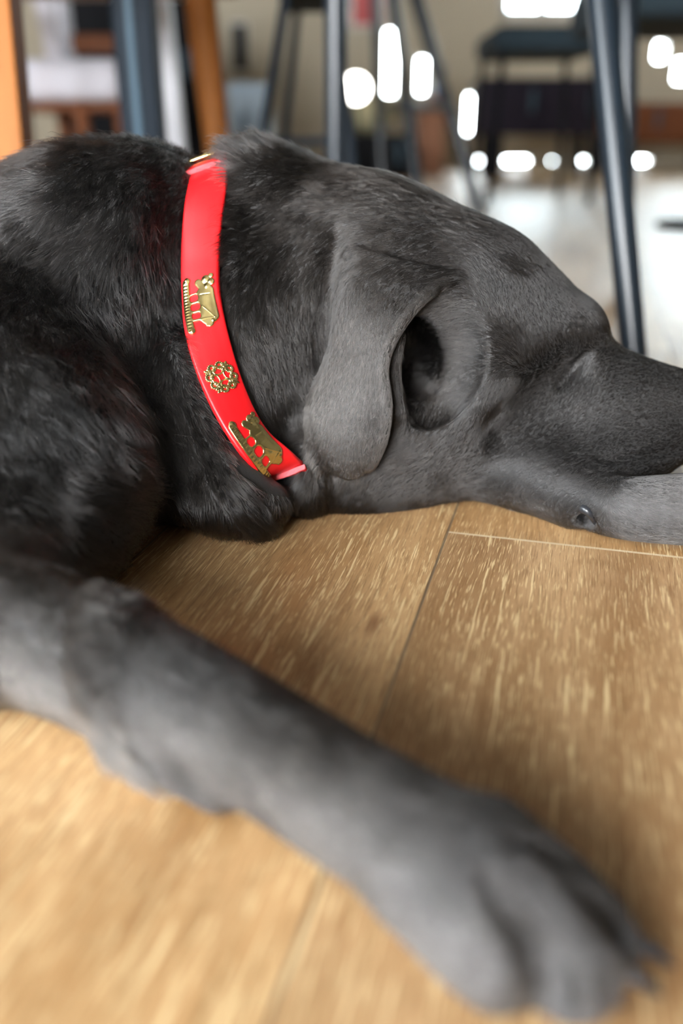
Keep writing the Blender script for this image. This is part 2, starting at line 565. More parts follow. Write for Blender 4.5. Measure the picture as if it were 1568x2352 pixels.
# dining table on square slate legs
def table(name, label, legs, z, w, mat, topmat, facets=None, sz=0.05, group=None):
    c = sum(legs, Vector()) / len(legs)
    root = empty(name, (c.x, c.y, 0), label, 'table', group)
    off = Vector((c.x, c.y, 0))
    for l in legs:
        lo = MB().box(l - off + Vector((0, 0, z / 2)), (sz, sz, z - 0.001), bev=0.004).build('leg', mat, root)
        if facets:
            MB().box(l - off + Vector((-0.004, -sz / 2 - 0.001, z / 2)), (0.010, 0.003, z - 0.02), bev=0.001).build('edge_strip', facets, lo)
    xs = [l.x for l in legs]; ys = [l.y for l in legs]
    MB().box((0, 0, z + 0.015), (max(xs) - min(xs) + sz + 0.01, max(ys) - min(ys) + sz + 0.01, 0.03), bev=0.006).build('table_top', topmat, root)
    return root


b = P3(326, 200, 1.30); b.z = 0
table('side_table', 'narrow slate metal table behind the dog’s back, square leg with pale stripe', [b, b + Vector((-0.46, 0, 0)), b + Vector((-0.50, 0.20, 0)), b + Vector((-0.05, 0.20, 0))], 0.73, 0, M['slate'], M['orange'], M['slate_light'])
g = P3(771, 200, 1.40)
ped = empty('pedestal_table', (g.x, g.y, 0), 'round blue-black pedestal table behind the collar, on one thick column', 'table')
MB().tube([(0, 0, 0.02), (0, 0, 0.72)], 0.0165).build('column', M['navy'], ped)
MB().lathe([(0.15, 0.001), (0.15, 0.012), (0.03, 0.026)]).build('base', M['navy'], ped)
MB().lathe([(0.20, 0.72), (0.225, 0.728), (0.225, 0.745), (0.21, 0.75)]).build('table_top', M['brown'], ped)

# white painted chair and round-legged wooden chair in the middle left
f, t = leg_line((368, 0), (405, 330), 2.1, 2.1, 0.52)
chair('painted_chair', 'white painted wooden chair just right of the slate table leg', 'chair',
      [(f, t), (f + Vector((-0.08, 0.40, 0)), t + Vector((-0.08, 0.40, 0))), (f + Vector((-0.50, 0.0, 0)), t + Vector((-0.50, 0.0, 0))), (f + Vector((-0.58, 0.40, 0)), t + Vector((-0.58, 0.40, 0)))],
      0.52, M['whitewood'], M['whitewood'], 0.020, square=True, back_dir=(-1, 0))
f, t = leg_line((462, 0), (503, 340), 1.60, 1.56)
chair('wooden_chair', 'orange-brown wooden chair behind the collar buckle, on thick round tapered legs', 'chair',
      [(f, t), (f + Vector((-0.055, 0.36, 0)), t + Vector((-0.055, 0.35, 0))), (f + Vector((-0.48, 0.02, 0)), t + Vector((-0.46, 0.02, 0))), (f + Vector((-0.53, 0.36, 0)), t + Vector((-0.51, 0.35, 0)))],
      0.46, M['orange'], M['orange'], 0.017, rtop=0.024, back_dir=(0, 1))

# dark slim-legged chair in the middle, legs splaying
f1, t1 = leg_line((655, 0), (603, 320), 1.75, 1.70)
f2, t2 = leg_line((770, 0), (800, 300), 1.75, 1.70)
chair('metal_chair', 'slim black metal chair in the middle, its thin leg slanting left behind the collar', 'chair',
      [(f1, t1), (f2, t2), (f1 + Vector((0.03, 0.42, 0)), t1 + Vector((0, 0.36, 0))), (f2 + Vector((-0.03, 0.42, 0)), t2 + Vector((0, 0.36, 0)))],
      0.45, M['blackfab'], M['slate'], 0.009, stretch=((0, 1),), back_dir=(0, 1))
f1, t1 = leg_line((905, 0), (958, 430), 2.35, 2.25, 0.66)
f2, t2 = leg_line((962, 0), (1096, 470), 2.65, 2.55, 0.66)
bar = empty('bar_stool', ((f1.x + f2.x) / 2 + 0.05, 2.5, 0), 'tall black bar stool with slanting round legs above the dog’s ear', 'stool')
bo = Vector(bar.location)
cs = (t1 + t2) / 2
f3 = f1 + Vector((-0.08, 0.34, 0)); t3 = t1 + Vector((-0.02, 0.24, 0)); f4 = f2 + Vector((0.02, 0.22, 0)); t4 = t2 + Vector((0.0, 0.12, 0))
for a, bb in ((f1, t1), (f2, t2), (f3, t3), (f4, t4)):
    MB().tube([a - bo + Vector((0, 0, 0.001)), bb - bo], [0.014, 0.013]).build('leg', M['navy'], bar)
cs = (t1 + t2 + t3 + t4) / 4 - bo
MB().lathe([(0.10, 0.0), (0.19, 0.005), (0.20, 0.03), (0.18, 0.055), (0.05, 0.06)], (cs.x, cs.y, 0.655)).build('seat', M['blackfab'], bar)
for a, bb in (((f1, t1), (f2, t2)), ((f1, t1), (f3, t3)), ((f3, t3), (f4, t4)), ((f2, t2), (f4, t4))):
    MB().tube([a[0].lerp(a[1], 0.42) - bo, bb[0].lerp(bb[1], 0.42) - bo], 0.008).build('foot_rail', M['navy'], bar)

# cushioned armchair at the upper left
yA = 2.75
ax0, ax1 = bx(24, 286, yA)
arm = empty('armchair', ((ax0 + ax1) / 2, yA + 0.25, 0), 'brown wooden armchair with plump white cushions at the upper left', 'armchair')
ao = Vector(arm.location)
wA = ax1 - ax0
zt, zb_ = zz(132, yA), zz(232, yA)
MB().box((0, 0, (zt + zb_) / 2), (wA, 0.50, zt - zb_), bev=0.035).build('seat_cushion', M['whitefab'], arm)
MB().box((-wA * .36, 0.18, zt + 0.16), (wA * .26, 0.12, 0.30), bev=0.04).build('back_cushion', M['whitefab'], arm)
MB().box((0.0, 0.02, zb_ - 0.014), (wA + 0.02, 0.46, 0.024), bev=0.004).build('seat_frame', M['brown'], arm)
MB().box((wA * .32, -0.22, zz(98, yA)), (wA * .42, 0.05, 0.045), bev=0.006).build('arm_rest', M['brown'], arm)
MB().box((-wA * .10, -0.20, zt + 0.09), (0.05, 0.04, 0.24), Matrix.Rotation(-0.12, 3, 'Y'), bev=0.01).build('arm_cushion', M['whitefab'], arm)
for sx in (-0.42, 0.10, 0.46):
    MB().tube([(wA * sx, -0.2, 0.001), (wA * sx, -0.2, zb_)], [0.016, 0.024]).build('leg', M['brown'], arm)
for sx in (-0.42, 0.46):
    MB().tube([(wA * sx, 0.2, 0.001), (wA * sx, 0.2, zb_)], [0.016, 0.024]).build('leg', M['brown'], arm)

# low black cabinet behind it
def crate(name, label, cat, px0, px1, py0, y, depth, mat, panelmat=None, group=None, py1=None, doors=2):
    x0, x1 = bx(px0, px1, y); zt = zz(py0, y); z0 = 0.0 if py1 is None else zz(py1, y)
    root = empty(name, ((x0 + x1) / 2, y + depth / 2, z0), label, cat, group)
    w = x1 - x0; h = zt - z0
    MB().box((0, 0, h / 2 + 0.001), (w, depth, h - 0.002), bev=0.006).build('body', mat, root)
    for i in range(doors):
        dw = w / doors
        do = MB().box((-w / 2 + dw * (i + .5), -depth / 2 - 0.009, h / 2), (dw * .94, 0.016, h * .9), bev=0.003).build('door', panelmat or mat, root)
        MB().box((-w / 2 + dw * (i + .5) + dw * .32, -depth / 2 - 0.025, h * .6), (0.02, 0.02, 0.10), bev=0.004).build('handle', M['slate_light'], do)
    return root


crate('cabinet', 'low black cabinet behind the white-cushioned armchair', 'cabinet', 160, 470, -60, 3.9, 0.4, M['black'])
crate('side_cabinet', 'pale blue-grey low cabinet in front of the cream wall, between the slim chair legs', 'cabinet', 528, 612, 190, 3.9, 0.35, simple('pale_blue_paint', rgb(150, 168, 182), 0.5, var=0.05))

# dark upholstered chair and dark bench at the right
yE = 3.0
sx0, sx1 = bx(1058, 1392, yE)
lz = zz(120, yE)
legsE = []
for lx_, ly_, ox, oy in ((sx0 + 0.12, yE + .02, -0.02, -0.02), (sx1 - 0.05, yE + .02, 0.02, -0.02), (sx0 + 0.12, yE + .42, -0.02, 0.02), (sx1 - 0.05, yE + .42, 0.02, 0.02)):
    legsE.append((Vector((lx_ + ox, ly_ + oy, 0)), Vector((lx_, ly_, lz))))
chair('upholstered_chair', 'dark teal upholstered chair under the bright far window, seat wide and thick', 'chair', legsE, lz, M['blackfab'], M['black'], 0.011, seat_th=0.075, seat_round=0.03, back_dir=(1, 0))
yF = 2.0
sx0, sx1 = bx(1404, 1960, yF)
lz = zz(40, yF)
lc = empty('lounge_chair', ((sx0 + sx1) / 2, yF + 0.25, 0), 'dark teal lounge chair in the upper right corner, partly out of the picture', 'chair')
lw_ = sx1 - sx0
MB().box((0, 0, lz + 0.05), (lw_, 0.5, 0.10), bev=0.035).build('seat', M['blackfab'], lc)
MB().box((lw_ / 2 - 0.05, 0, lz + 0.30), (0.09, 0.5, 0.45), bev=0.035).build('backrest', M['blackfab'], lc)
MB().tube([(0.12, 0, 0.01), (0.12, 0, lz + 0.01)], 0.02).build('column', M['black'], lc)
MB().lathe([(0.16, 0.001), (0.16, 0.012), (0.03, 0.02)], (0.12, 0, 0)).build('base', M['black'], lc)
crate('bench', 'dark plum fabric bench far back below the teal upholstered chair', 'bench', 1108, 1372, 178, 4.6, 0.5, M['purplefab'], py1=312, doors=2)
crate('stool', 'terracotta box stool far back between the bar stool legs', 'stool', 962, 1020, 228, 5.0, 0.3, M['terra'], doors=0)
crate('low_shelf', 'brown wooden low shelf far back at the right edge of the photo', 'shelf', 1410, 1640, 235, 5.3, 0.4, M['brown'], doors=2, py1=330)
for bn, pxs, py_ in (('bench', (1130, 1350), 4.85), ('low_shelf', (1420, 1630), 5.5)):
  bo_ = COL.objects[bn]
  for px in pxs:
    for dy in (-0.18, 0.18):
        a = P3(px, 300, py_)
        MB().box((a.x - bo_.location.x, dy, -bo_.location.z / 2), (0.05, 0.05, bo_.location.z - 0.002), bev=0.004).build('leg', M['black'], bo_)
crate('storage_cube', 'dark cube far back below the cream bowl', 'box', 790, 945, 308, 4.6, 0.35, M['black'], doors=1)
# cream bowl on the dark cube
p = P3(848, 308, 4.78)
tagit(MB().lathe([(0.05, 0.001), (0.09, 0.02), (0.15, 0.09), (0.17, 0.15), (0.16, 0.155), (0.12, 0.08), (0.03, 0.03)], (0, 0, 0)).build('bowl', M['cream']), 'rounded cream bowl standing on the dark cube far back', 'bowl').location = (p.x, p.y, zz(308, 4.6) + 0.001)
# glowing globe lamp on a stand
gl = P3(817, 203, 4.3)
lamp = empty('floor_lamp', (gl.x, gl.y, 0), 'small globe lamp glowing far back just right of the thick table leg', 'lamp')
M['glow'] = simple('glowing_glass', (0.9, 0.9, 0.85, 1), 0.3, emit=((1.0, 0.98, 0.92, 1), 14.0))
MB().lathe([(0.001 + 0.055 * math.sin(math.pi * k / 12), -0.055 * math.cos(math.pi * k / 12)) for k in range(13)], (0, 0, gl.z), 24).build('globe', M['glow'], lamp)
MB().tube([(0, 0, 0.02), (0, 0, gl.z - 0.05)], 0.008).build('pole', M['black'], lamp)
MB().lathe([(0.11, 0.001), (0.11, 0.012), (0.02, 0.022)]).build('base', M['black'], lamp)
# pictures and prints on the back wall
def picture(label, px0, px1, py0, py1, mat, y=YB - 0.07):
    x0, x1 = bx(px0, px1, y); z1, z0 = zz(py0, y), zz(py1, y)
    root = empty('wall_picture', ((x0 + x1) / 2, y, z0), label, 'picture')
    MB().box((0, 0, (z1 - z0) / 2), (x1 - x0, 0.03, z1 - z0), bev=0.004).build('frame', M['trim'], root)
    MB().box((0, -0.016, (z1 - z0) / 2), ((x1 - x0) * .8, 0.004, (z1 - z0) * .86)).build('print', mat, root)


picture('narrow dark print on the cream back wall above the buckle', 540, 578, 48, 170, M['black'])
picture('red and white print on the back wall right of the thick table leg', 800, 880, -60, 66, M['red_print'])
crate('blue_box', 'small blue box standing on the terracotta box stool', 'box', 992, 1016, 150, 5.1, 0.12, M['blue'], doors=0, py1=226)
# ------------------------------------------------------------------ distance field of the dog
VS = 0.002
G0 = np.array([-0.98, 0.09, -0.012])
GN = np.array([670, 410, 150])
S = np.full(tuple(GN), 0.05, dtype=np.float32)
AX = [G0[i] + VS * np.arange(GN[i]) for i in range(3)]


def block(lo, hi):
    a = np.maximum(np.floor((np.asarray(lo) - G0) / VS).astype(int), 0)
    b = np.minimum(np.ceil((np.asarray(hi) - G0) / VS).astype(int) + 1, GN)
    sl = tuple(slice(a[i], b[i]) for i in range(3))
    X, Yy, Zz = np.meshgrid(AX[0][sl[0]], AX[1][sl[1]], AX[2][sl[2]], indexing='ij', sparse=True)
    return sl, X, Yy, Zz


def blend(sl, d, k, mode='add'):
    a = S[sl]
    if mode == 'add':
        h = np.maximum(k - np.abs(a - d), 0) / k
        S[sl] = (np.minimum(a, d) - h * h * k * 0.25).astype(np.float32)
    else:
        d = -d
        h = np.maximum(k - np.abs(a - d), 0) / k
        S[sl] = (np.maximum(a, d) + h * h * k * 0.25).astype(np.float32)


def cone(a, ra, b, rb, k=0.02, mode='add'):
    """capsule whose radius runs from ra to rb"""
    a = np.asarray(a, float); b = np.asarray(b, float)
    m = max(ra, rb) + k + 0.02
    if mode != 'add':
        m = max(ra, rb) + k + 0.004
    sl, X, Yy, Zz = block(np.minimum(a, b) - m, np.maximum(a, b) + m)
    ab = b - a
    L = float(ab @ ab) + 1e-12
    t = np.clip(((X - a[0]) * ab[0] + (Yy - a[1]) * ab[1] + (Zz - a[2]) * ab[2]) / L, 0, 1)
    d = np.sqrt((X - a[0] - t * ab[0]) ** 2 + (Yy - a[1] - t * ab[1]) ** 2 + (Zz - a[2] - t * ab[2]) ** 2) - (ra + (rb - ra) * t)
    blend(sl, d, k, mode)


def chain(pts, k=0.02, mode='add', n=5):
    """limb through (centre, radius) points, smoothed with a Catmull-Rom spline"""
    Q = np.array([list(p) + [r] for p, r in pts], float)
    if len(Q) > 2:
        E = np.vstack([2 * Q[0] - Q[1], Q, 2 * Q[-1] - Q[-2]])
        out = []
        for i in range(1, len(E) - 2):
            for t in np.linspace(0, 1, n, endpoint=False):
                p0, p1, p2, p3 = E[i - 1], E[i], E[i + 1], E[i + 2]
                out.append(0.5 * (2 * p1 + (p2 - p0) * t + (2 * p0 - 5 * p1 + 4 * p2 - p3) * t * t + (3 * p1 - p0 - 3 * p2 + p3) * t ** 3))
        out.append(E[-2]); Q = np.array(out)
    m = Q[:, 3].max() + k + (0.02 if mode == 'add' else 0.004)
    sl, X, Yy, Zz = block(Q[:, :3].min(0) - m, Q[:, :3].max(0) + m)
    D = None
    for p, q in zip(Q[:-1], Q[1:]):
        ab = q[:3] - p[:3]
        L = float(ab @ ab) + 1e-12
        t = np.clip(((X - p[0]) * ab[0] + (Yy - p[1]) * ab[1] + (Zz - p[2]) * ab[2]) / L, 0, 1)
        d = np.sqrt((X - p[0] - t * ab[0]) ** 2 + (Yy - p[1] - t * ab[1]) ** 2 + (Zz - p[2] - t * ab[2]) ** 2) - (p[3] + (q[3] - p[3]) * t)
        D = d if D is None else np.minimum(D, d)
    blend(sl, D, k, mode)


def ell(c, r, k=0.02, rz=0.0, ry=0.0, rx=0.0, mode='add'):
    c = np.asarray(c, float); r = np.asarray(r, float)
    R = np.array(Matrix.Rotation(rz, 3, 'Z') @ Matrix.Rotation(ry, 3, 'Y') @ Matrix.Rotation(rx, 3, 'X')).T
    m = float(r.max()) + k + (0.02 if mode == 'add' else 0.004)
    sl, X, Yy, Zz = block(c - m, c + m)
    x = X - c[0]; y = Yy - c[1]; z = Zz - c[2]
    q = [R[i, 0] * x + R[i, 1] * y + R[i, 2] * z for i in range(3)]
    k0 = np.sqrt((q[0] / r[0]) ** 2 + (q[1] / r[1]) ** 2 + (q[2] / r[2]) ** 2)
    k1 = np.sqrt((q[0] / r[0] ** 2) ** 2 + (q[1] / r[1] ** 2) ** 2 + (q[2] / r[2] ** 2) ** 2)
    d = k0 * (k0 - 1) / np.maximum(k1, 1e-6)
    blend(sl, d, k, mode)


def stamp(pts, rad, k=0.004, mode='add'):
    """union of many small balls (thin sheets, folds)"""
    pts = np.asarray(pts, float)
    rad = np.broadcast_to(np.asarray(rad, float), (len(pts),))
    m = rad.max() + k + 0.008
    lo = pts.min(0) - m; hi = pts.max(0) + m
    sl, X, Yy, Zz = block(lo, hi)
    shp = np.broadcast(X, Yy, Zz).shape
    D = np.full(shp, 0.02, dtype=np.float32)
    x0 = X.ravel()[0]; y0 = Yy.ravel()[0]; z0 = Zz.ravel()[0]
    n = int(m / VS) + 1
    xs = X.ravel(); ys = Yy.ravel(); zs = Zz.ravel()
    for p, r in zip(pts, rad):
        i, j, l = int((p[0] - x0) / VS), int((p[1] - y0) / VS), int((p[2] - z0) / VS)
        a = slice(max(i - n, 0), i + n + 2); b = slice(max(j - n, 0), j + n + 2); c = slice(max(l - n, 0), l + n + 2)
        d = np.sqrt((xs[a, None, None] - p[0]) ** 2 + (ys[None, b, None] - p[1]) ** 2 + (zs[None, None, c] - p[2]) ** 2) - r
        D[a, b, c] = np.minimum(D[a, b, c], d)
    blend(sl, D, k, mode)


def samp(P):
    """trilinear lookup of the field"""
    q = (np.asarray(P, float) - G0) / VS
    q = np.clip(q, 0, GN - 1.001)
    i = q.astype(int); f = q - i
    out = 0
    for a in (0, 1):
        for b in (0, 1):
            for c in (0, 1):
                w = (f[..., 0] if a else 1 - f[..., 0]) * (f[..., 1] if b else 1 - f[..., 1]) * (f[..., 2] if c else 1 - f[..., 2])
                out = out + w * S[i[..., 0] + a, i[..., 1] + b, i[..., 2] + c]
    return out


def grad(P):
    P = np.asarray(P, float)
    e = VS
    g = np.stack([samp(P + np.eye(3)[i] * e) - samp(P - np.eye(3)[i] * e) for i in range(3)], -1)
    return g / np.maximum(np.linalg.norm(g, axis=-1, keepdims=True), 1e-9)


def surf(px, py, off=0.0, y0=0.12, y1=0.85):
    """first surface point seen at a photo position; off pulls it towards the camera"""
    d = ray(px, py)
    o = np.array([0, 0, H])
    ts = np.arange(y0 / d[1], y1 / d[1], 0.001)
    P = o + ts[:, None] * d
    v = samp(P)
    idx = np.where(v < 0)[0]
    if len(idx) == 0:
        idx = [int(np.argmin(v))]
    return P[idx[0]] - off * d / np.linalg.norm(d)


# torso, rump and hind leg (mostly outside the photograph)
ell((-0.50, 0.70, 0.098), (0.28, 0.110, 0.098), 0.03, rz=-0.18)
ell((-0.30, 0.65, 0.100), (0.14, 0.100, 0.092), 0.04, rz=-0.25)
ell((-0.78, 0.73, 0.088), (0.13, 0.100, 0.088), 0.04)
ell((-0.74, 0.615, 0.062), (0.12, 0.055, 0.062), 0.03, rz=0.3)
chain([((-0.72, 0.58, 0.035), 0.032), ((-0.60, 0.55, 0.024), 0.023), ((-0.50, 0.55, 0.022), 0.024)], 0.02)
chain([((-0.88, 0.74, 0.06), 0.022), ((-0.94, 0.66, 0.03), 0.016), ((-0.90, 0.56, 0.014), 0.012)], 0.02)
# shoulder and upper arm of the near leg
ell(Y(-120, 900, 0.52), (0.100, 0.070, 0.075), 0.05, rz=-0.2)
chain([(Y(-20, 860, 0.500), 0.052), (Y(110, 1000, 0.455), 0.052), (Y(130, 1150, 0.42), 0.045), (Y(40, 1300, 0.375), 0.036)], 0.03)
# withers and base of the neck
ell(Y(250, 500, 0.60), (0.085, 0.06, 0.042), 0.04)
ell(Y(300, 740, 0.580), (0.085, 0.070, 0.095), 0.04, ry=0.1)
# neck inside the collar
chain([(Y(380, 715, 0.605), 0.084), (Y(620, 705, 0.605), 0.080), (Y(820, 690, 0.590), 0.070)], 0.03)
ell(Y(560, 880, 0.555), (0.055, 0.062, 0.078), 0.03)
# scruff behind the head
ell(Y(590, 415, 0.60), (0.024, 0.035, 0.022), 0.025, ry=0.3)
ell(Y(730, 470, 0.60), (0.045, 0.035, 0.022), 0.03, ry=0.25)
# loose chest skin on the floor
chain([(Y(420, 900, 0.51), 0.038), (Y(500, 1080, 0.48), 0.034), (Y(565, 1140, 0.475), 0.026)], 0.022)
chain([(Y(300, 1000, 0.52), 0.045), (Y(380, 1110, 0.51), 0.032)], 0.02)
# throat
ell(Y(800, 1080, 0.535), (0.062, 0.036, 0.030), 0.03, ry=0.05)
ell(Y(830, 1005, 0.545), (0.075, 0.046, 0.045), 0.03, ry=0.08)
# skull, cheek, brow, muzzle
ell(Y(1050, 725, 0.565), (0.066, 0.058, 0.061), 0.02)
ell(Y(880, 650, 0.58), (0.058, 0.058, 0.059), 0.03)
ell(Y(1040, 900, 0.540), (0.068, 0.050, 0.056), 0.03, ry=0.25)
ell(Y(1262, 742, 0.560), (0.030, 0.046, 0.024), 0.022, ry=0.6)
ell(Y(1335, 738, 0.552), (0.014, 0.028, 0.013), 0.010, ry=0.5)
chain([(Y(1230, 890, 0.555), 0.0455), (Y(1420, 935, 0.54), 0.0350), (Y(1560, 948, 0.53), 0.0265), (Y(1635, 940, 0.53), 0.022)], 0.018)
ell(Y(1640, 895, 0.53), (0.012, 0.016, 0.012), 0.008)
chain([(Y(1180, 1020, 0.540), 0.034), (Y(1380, 1020, 0.530), 0.032), (Y(1520, 1000, 0.525), 0.019), (Y(1590, 985, 0.53), 0.013)], 0.016)
chain([(Y(1080, 1065, 0.53), 0.016), (Y(1210, 1090, 0.507), 0.019), (Y(1320, 1108, 0.492), 0.0195), (Y(1400, 1080, 0.498), 0.019), (Y(1480, 1035, 0.508), 0.014)], 0.022)
# eye slit, fold below the eye, corner of the mouth
chain([(surf(1150, 985, -0.004), 0.006), (surf(1230, 915, -0.004), 0.008), (surf(1310, 850, -0.002), 0.006)], 0.022, 'sub')
chain([(surf(1285, 885, -0.0005), 0.0016), (surf(1315, 850, -0.0005), 0.0022), (surf(1345, 815, -0.0005), 0.0018)], 0.004, 'sub')
chain([(surf(1380, 1056, 0), 0.001), (surf(1450, 1050, 0), 0.002), (surf(1550, 1040, 0), 0.002)], 0.006, 'sub')
# far foreleg under the chin
chain([(Y(1000, 1010, 0.61), 0.030), (Z(1200, 1090, 0.022), 0.021), (Z(1310, 1132, 0.020), 0.018), (Z(1430, 1166, 0.019), 0.0180), (Z(1600, 1170, 0.022), 0.0208), (Z(1760, 1180, 0.020), 0.022)], 0.008)
chain([(Z(1190, 1140, 0.008), 0.007), (Z(1250, 1155, 0.008), 0.008), (Z(1310, 1180, 0.008), 0.008)], 0.008)
ell(Z(1345, 1180, 0.013), (0.006, 0.013, 0.006), 0.005, mode='sub')
# near foreleg
chain([(Y(40, 1310, 0.375), 0.036), (Z(-90, 1420, 0.036), 0.035), (Z(100, 1470, 0.032), 0.0285), (Z(320, 1565, 0.030), 0.0255), (Z(580, 1700, 0.027), 0.0215), (Z(800, 1840, 0.026), 0.0205), (Z(1000, 1960, 0.024), 0.0205), (Z(1110, 2030, 0.023), 0.020)], 0.012)
# carpal pad and toes of the near paw
chain([(Z(270, 1690, 0.016), 0.009), (Z(400, 1745, 0.014), 0.010), (Z(500, 1805, 0.013), 0.009)], 0.006)
chain([(Z(980, 2010, 0.020), 0.017), (Z(1080, 2130, 0.017), 0.0155), (Z(1140, 2200, 0.014), 0.0135)], 0.008)
chain([(Z(1090, 1980, 0.024), 0.019), (Z(1230, 2100, 0.020), 0.0170), (Z(1310, 2215, 0.015), 0.0140)], 0.004)
chain([(Z(1130, 1960, 0.023), 0.016), (Z(1280, 2060, 0.018), 0.0125), (Z(1390, 2165, 0.014), 0.0100)], 0.004)
chain([(Z(1110, 1940, 0.020), 0.014), (Z(1260, 2010, 0.015), 0.0100), (Z(1380, 2105, 0.012), 0.0080)], 0.004)
chain([(surf(1110, 2020, -0.001), 0.0015), (surf(1185, 2110, 0.000), 0.0045), (surf(1245, 2200, -0.001), 0.006), (surf(1275, 2290, -0.001), 0.006)], 0.005, 'sub')
chain([(surf(1260, 1975, -0.001), 0.001), (surf(1350, 2060, 0.0), 0.0038), (surf(1430, 2150, -0.001), 0.0045)], 0.006, 'sub')
chain([(surf(1180, 1930, -0.001), 0.001), (surf(1330, 1990, 0.0), 0.002)], 0.006, 'sub')
EAR = [((800, 575), (1060, 636), 0.001, 0.000), ((775, 640), (985, 668), 0.007, 0.009), ((765, 710), (930, 728), 0.010, 0.016),
       ((757, 790), (890, 795), 0.009, 0.017), ((735, 850), (876, 850), 0.010, 0.018), ((708, 910), (886, 910), 0.012, 0.018),
       ((696, 960), (888, 960), 0.013, 0.017), ((703, 1010), (878, 1010), 0.013, 0.016), ((726, 1052), (866, 1042), 0.012, 0.014),
       ((762, 1082), (850, 1072), 0.010, 0.012), ((790, 1095), (826, 1092), 0.009, 0.010)]


edge = [(surf(*l)[1], surf(*r)[1]) for l, r, a, b in EAR]
yl = np.array([e[0] - EAR[i][2] for i, e in enumerate(edge)])
yr = np.array([min(e[1], e[0] + 0.01) - EAR[i][3] for i, e in enumerate(edge)])
for _ in range(2):
    yl[1:-1] = (yl[:-2] + 2 * yl[1:-1] + yl[2:]) / 4
    yr[1:-1] = (yr[:-2] + 2 * yr[1:-1] + yr[2:]) / 4
# folds of loose skin
chain([(surf(330, 790, -0.001), 0.003), (surf(395, 950, -0.001), 0.005), (surf(440, 1060, 0), 0.004)], 0.025, 'sub')
chain([(surf(775, 540, 0), 0.001), (surf(752, 690, -0.002), 0.004), (surf(745, 840, -0.001), 0.002)], 0.014, 'sub')
chain([(surf(395, 400, 0), 0.002), (surf(405, 540, -0.001), 0.005), (surf(390, 700, -0.001), 0.004)], 0.03, 'sub')
chain([(surf(665, 960, 0), 0.001), (surf(680, 1080, -0.001), 0.003), (surf(662, 1180, 0), 0.004)], 0.016, 'sub')
# hollow of the ear and the canal
ell(surf(1005, 820, -0.001), (0.0285, 0.018, 0.044), 0.0025, ry=0.12, mode='sub')
ell(surf(950, 820, -0.008), (0.017, 0.030, 0.026), 0.008, mode='sub')
pts = []; rr = []
NR = 90
tt = np.linspace(0, len(EAR) - 1, NR)
cols = np.arange(len(EAR))


def spl(v):
    v = np.asarray(v, float)
    o = np.interp(tt, cols, v)
    for _ in range(14):
        o[1:-1] = (o[:-2] + 2 * o[1:-1] + o[2:]) / 4
    return o


lx = spl([e[0][0] for e in EAR]); ly = spl([e[0][1] for e in EAR])
rx = spl([e[1][0] for e in EAR]); ry = spl([e[1][1] for e in EAR])
dl = spl(yl); dr = spl(yr)
for i in range(NR):
    bul = 0.0045 * min(1, (NR - 1 - i) / 12)
    for u in np.linspace(0, 1, 45):
        px = lx[i] + (rx[i] - lx[i]) * u + 7 * (1 - 2 * u)
        py = ly[i] + (ry[i] - ly[i]) * u
        pts.append(Y(px, py, dl[i] + (dr[i] - dl[i]) * u - bul * 4 * u * (1 - u) + 0.003 * (1 - min(1, u * 8))))
        rr.append(0.0021)
stamp(pts, rr, 0.004)
chain([(Y(rx[k], ry[k], dr[k] + 0.001), 0.0032) for k in range(8, 84, 4)], 0.003)
# small fold of skin inside the ear
chain([(Y(915, 770, yr[3] + 0.014), 0.004), (Y(900, 860, yr[4] + 0.014), 0.005), (Y(912, 940, yr[5] + 0.014), 0.005)], 0.006)
zc = int((0.001 - G0[2]) / VS)
S[:, :, :zc] = np.maximum(S[:, :, :zc], 0.001)
# ------------------------------------------------------------------ collar path, found on the neck
LEFT = [(462, 418), (440, 460), (425, 520), (416, 600), (414, 650), (418, 700), (430, 770), (447, 830), (468, 880), (496, 950), (532, 1010), (575, 1050), (612, 1073)]
RIGHT = [(500, 415), (502, 470), (504, 540), (506, 600), (508, 650), (511, 710), (522, 780), (537, 835), (556, 895), (582, 955), (612, 1008), (642, 1050), (668, 1080)]
CP = np.array([surf((a[0] + b[0]) / 2, (a[1] + b[1]) / 2) for a, b in zip(LEFT, RIGHT)])
ELp = np.array([surf(*a) for a in LEFT]); ERp = np.array([surf(*a) for a in RIGHT])
cen = CP.mean(0)
NRM = np.array([0.937, -0.094, 0.337]); NRM /= np.linalg.norm(NRM)
ORG = np.array([-0.055, 0.600, 0.115])
UP = np.array([0, 0, 1.0]); UP -= NRM * (UP @ NRM); UP /= np.linalg.norm(UP)
SIDE = np.cross(UP, NRM)
if SIDE[1] > 0: SIDE = -SIDE            # towards the camera
NA = 240
ANG = np.linspace(0, 2 * math.pi, NA, endpoint=False)      # 0 = up, grows towards the camera
rad = np.zeros(NA)
rs = np.arange(0.02, 0.13, 0.0007)
for i, a in enumerate(ANG):
    dr_ = math.cos(a) * UP + math.sin(a) * SIDE
    v = samp(ORG + rs[:, None] * dr_)
    j = np.where(v > 0)[0]
    rad[i] = rs[j[0]] if len(j) else 0.12
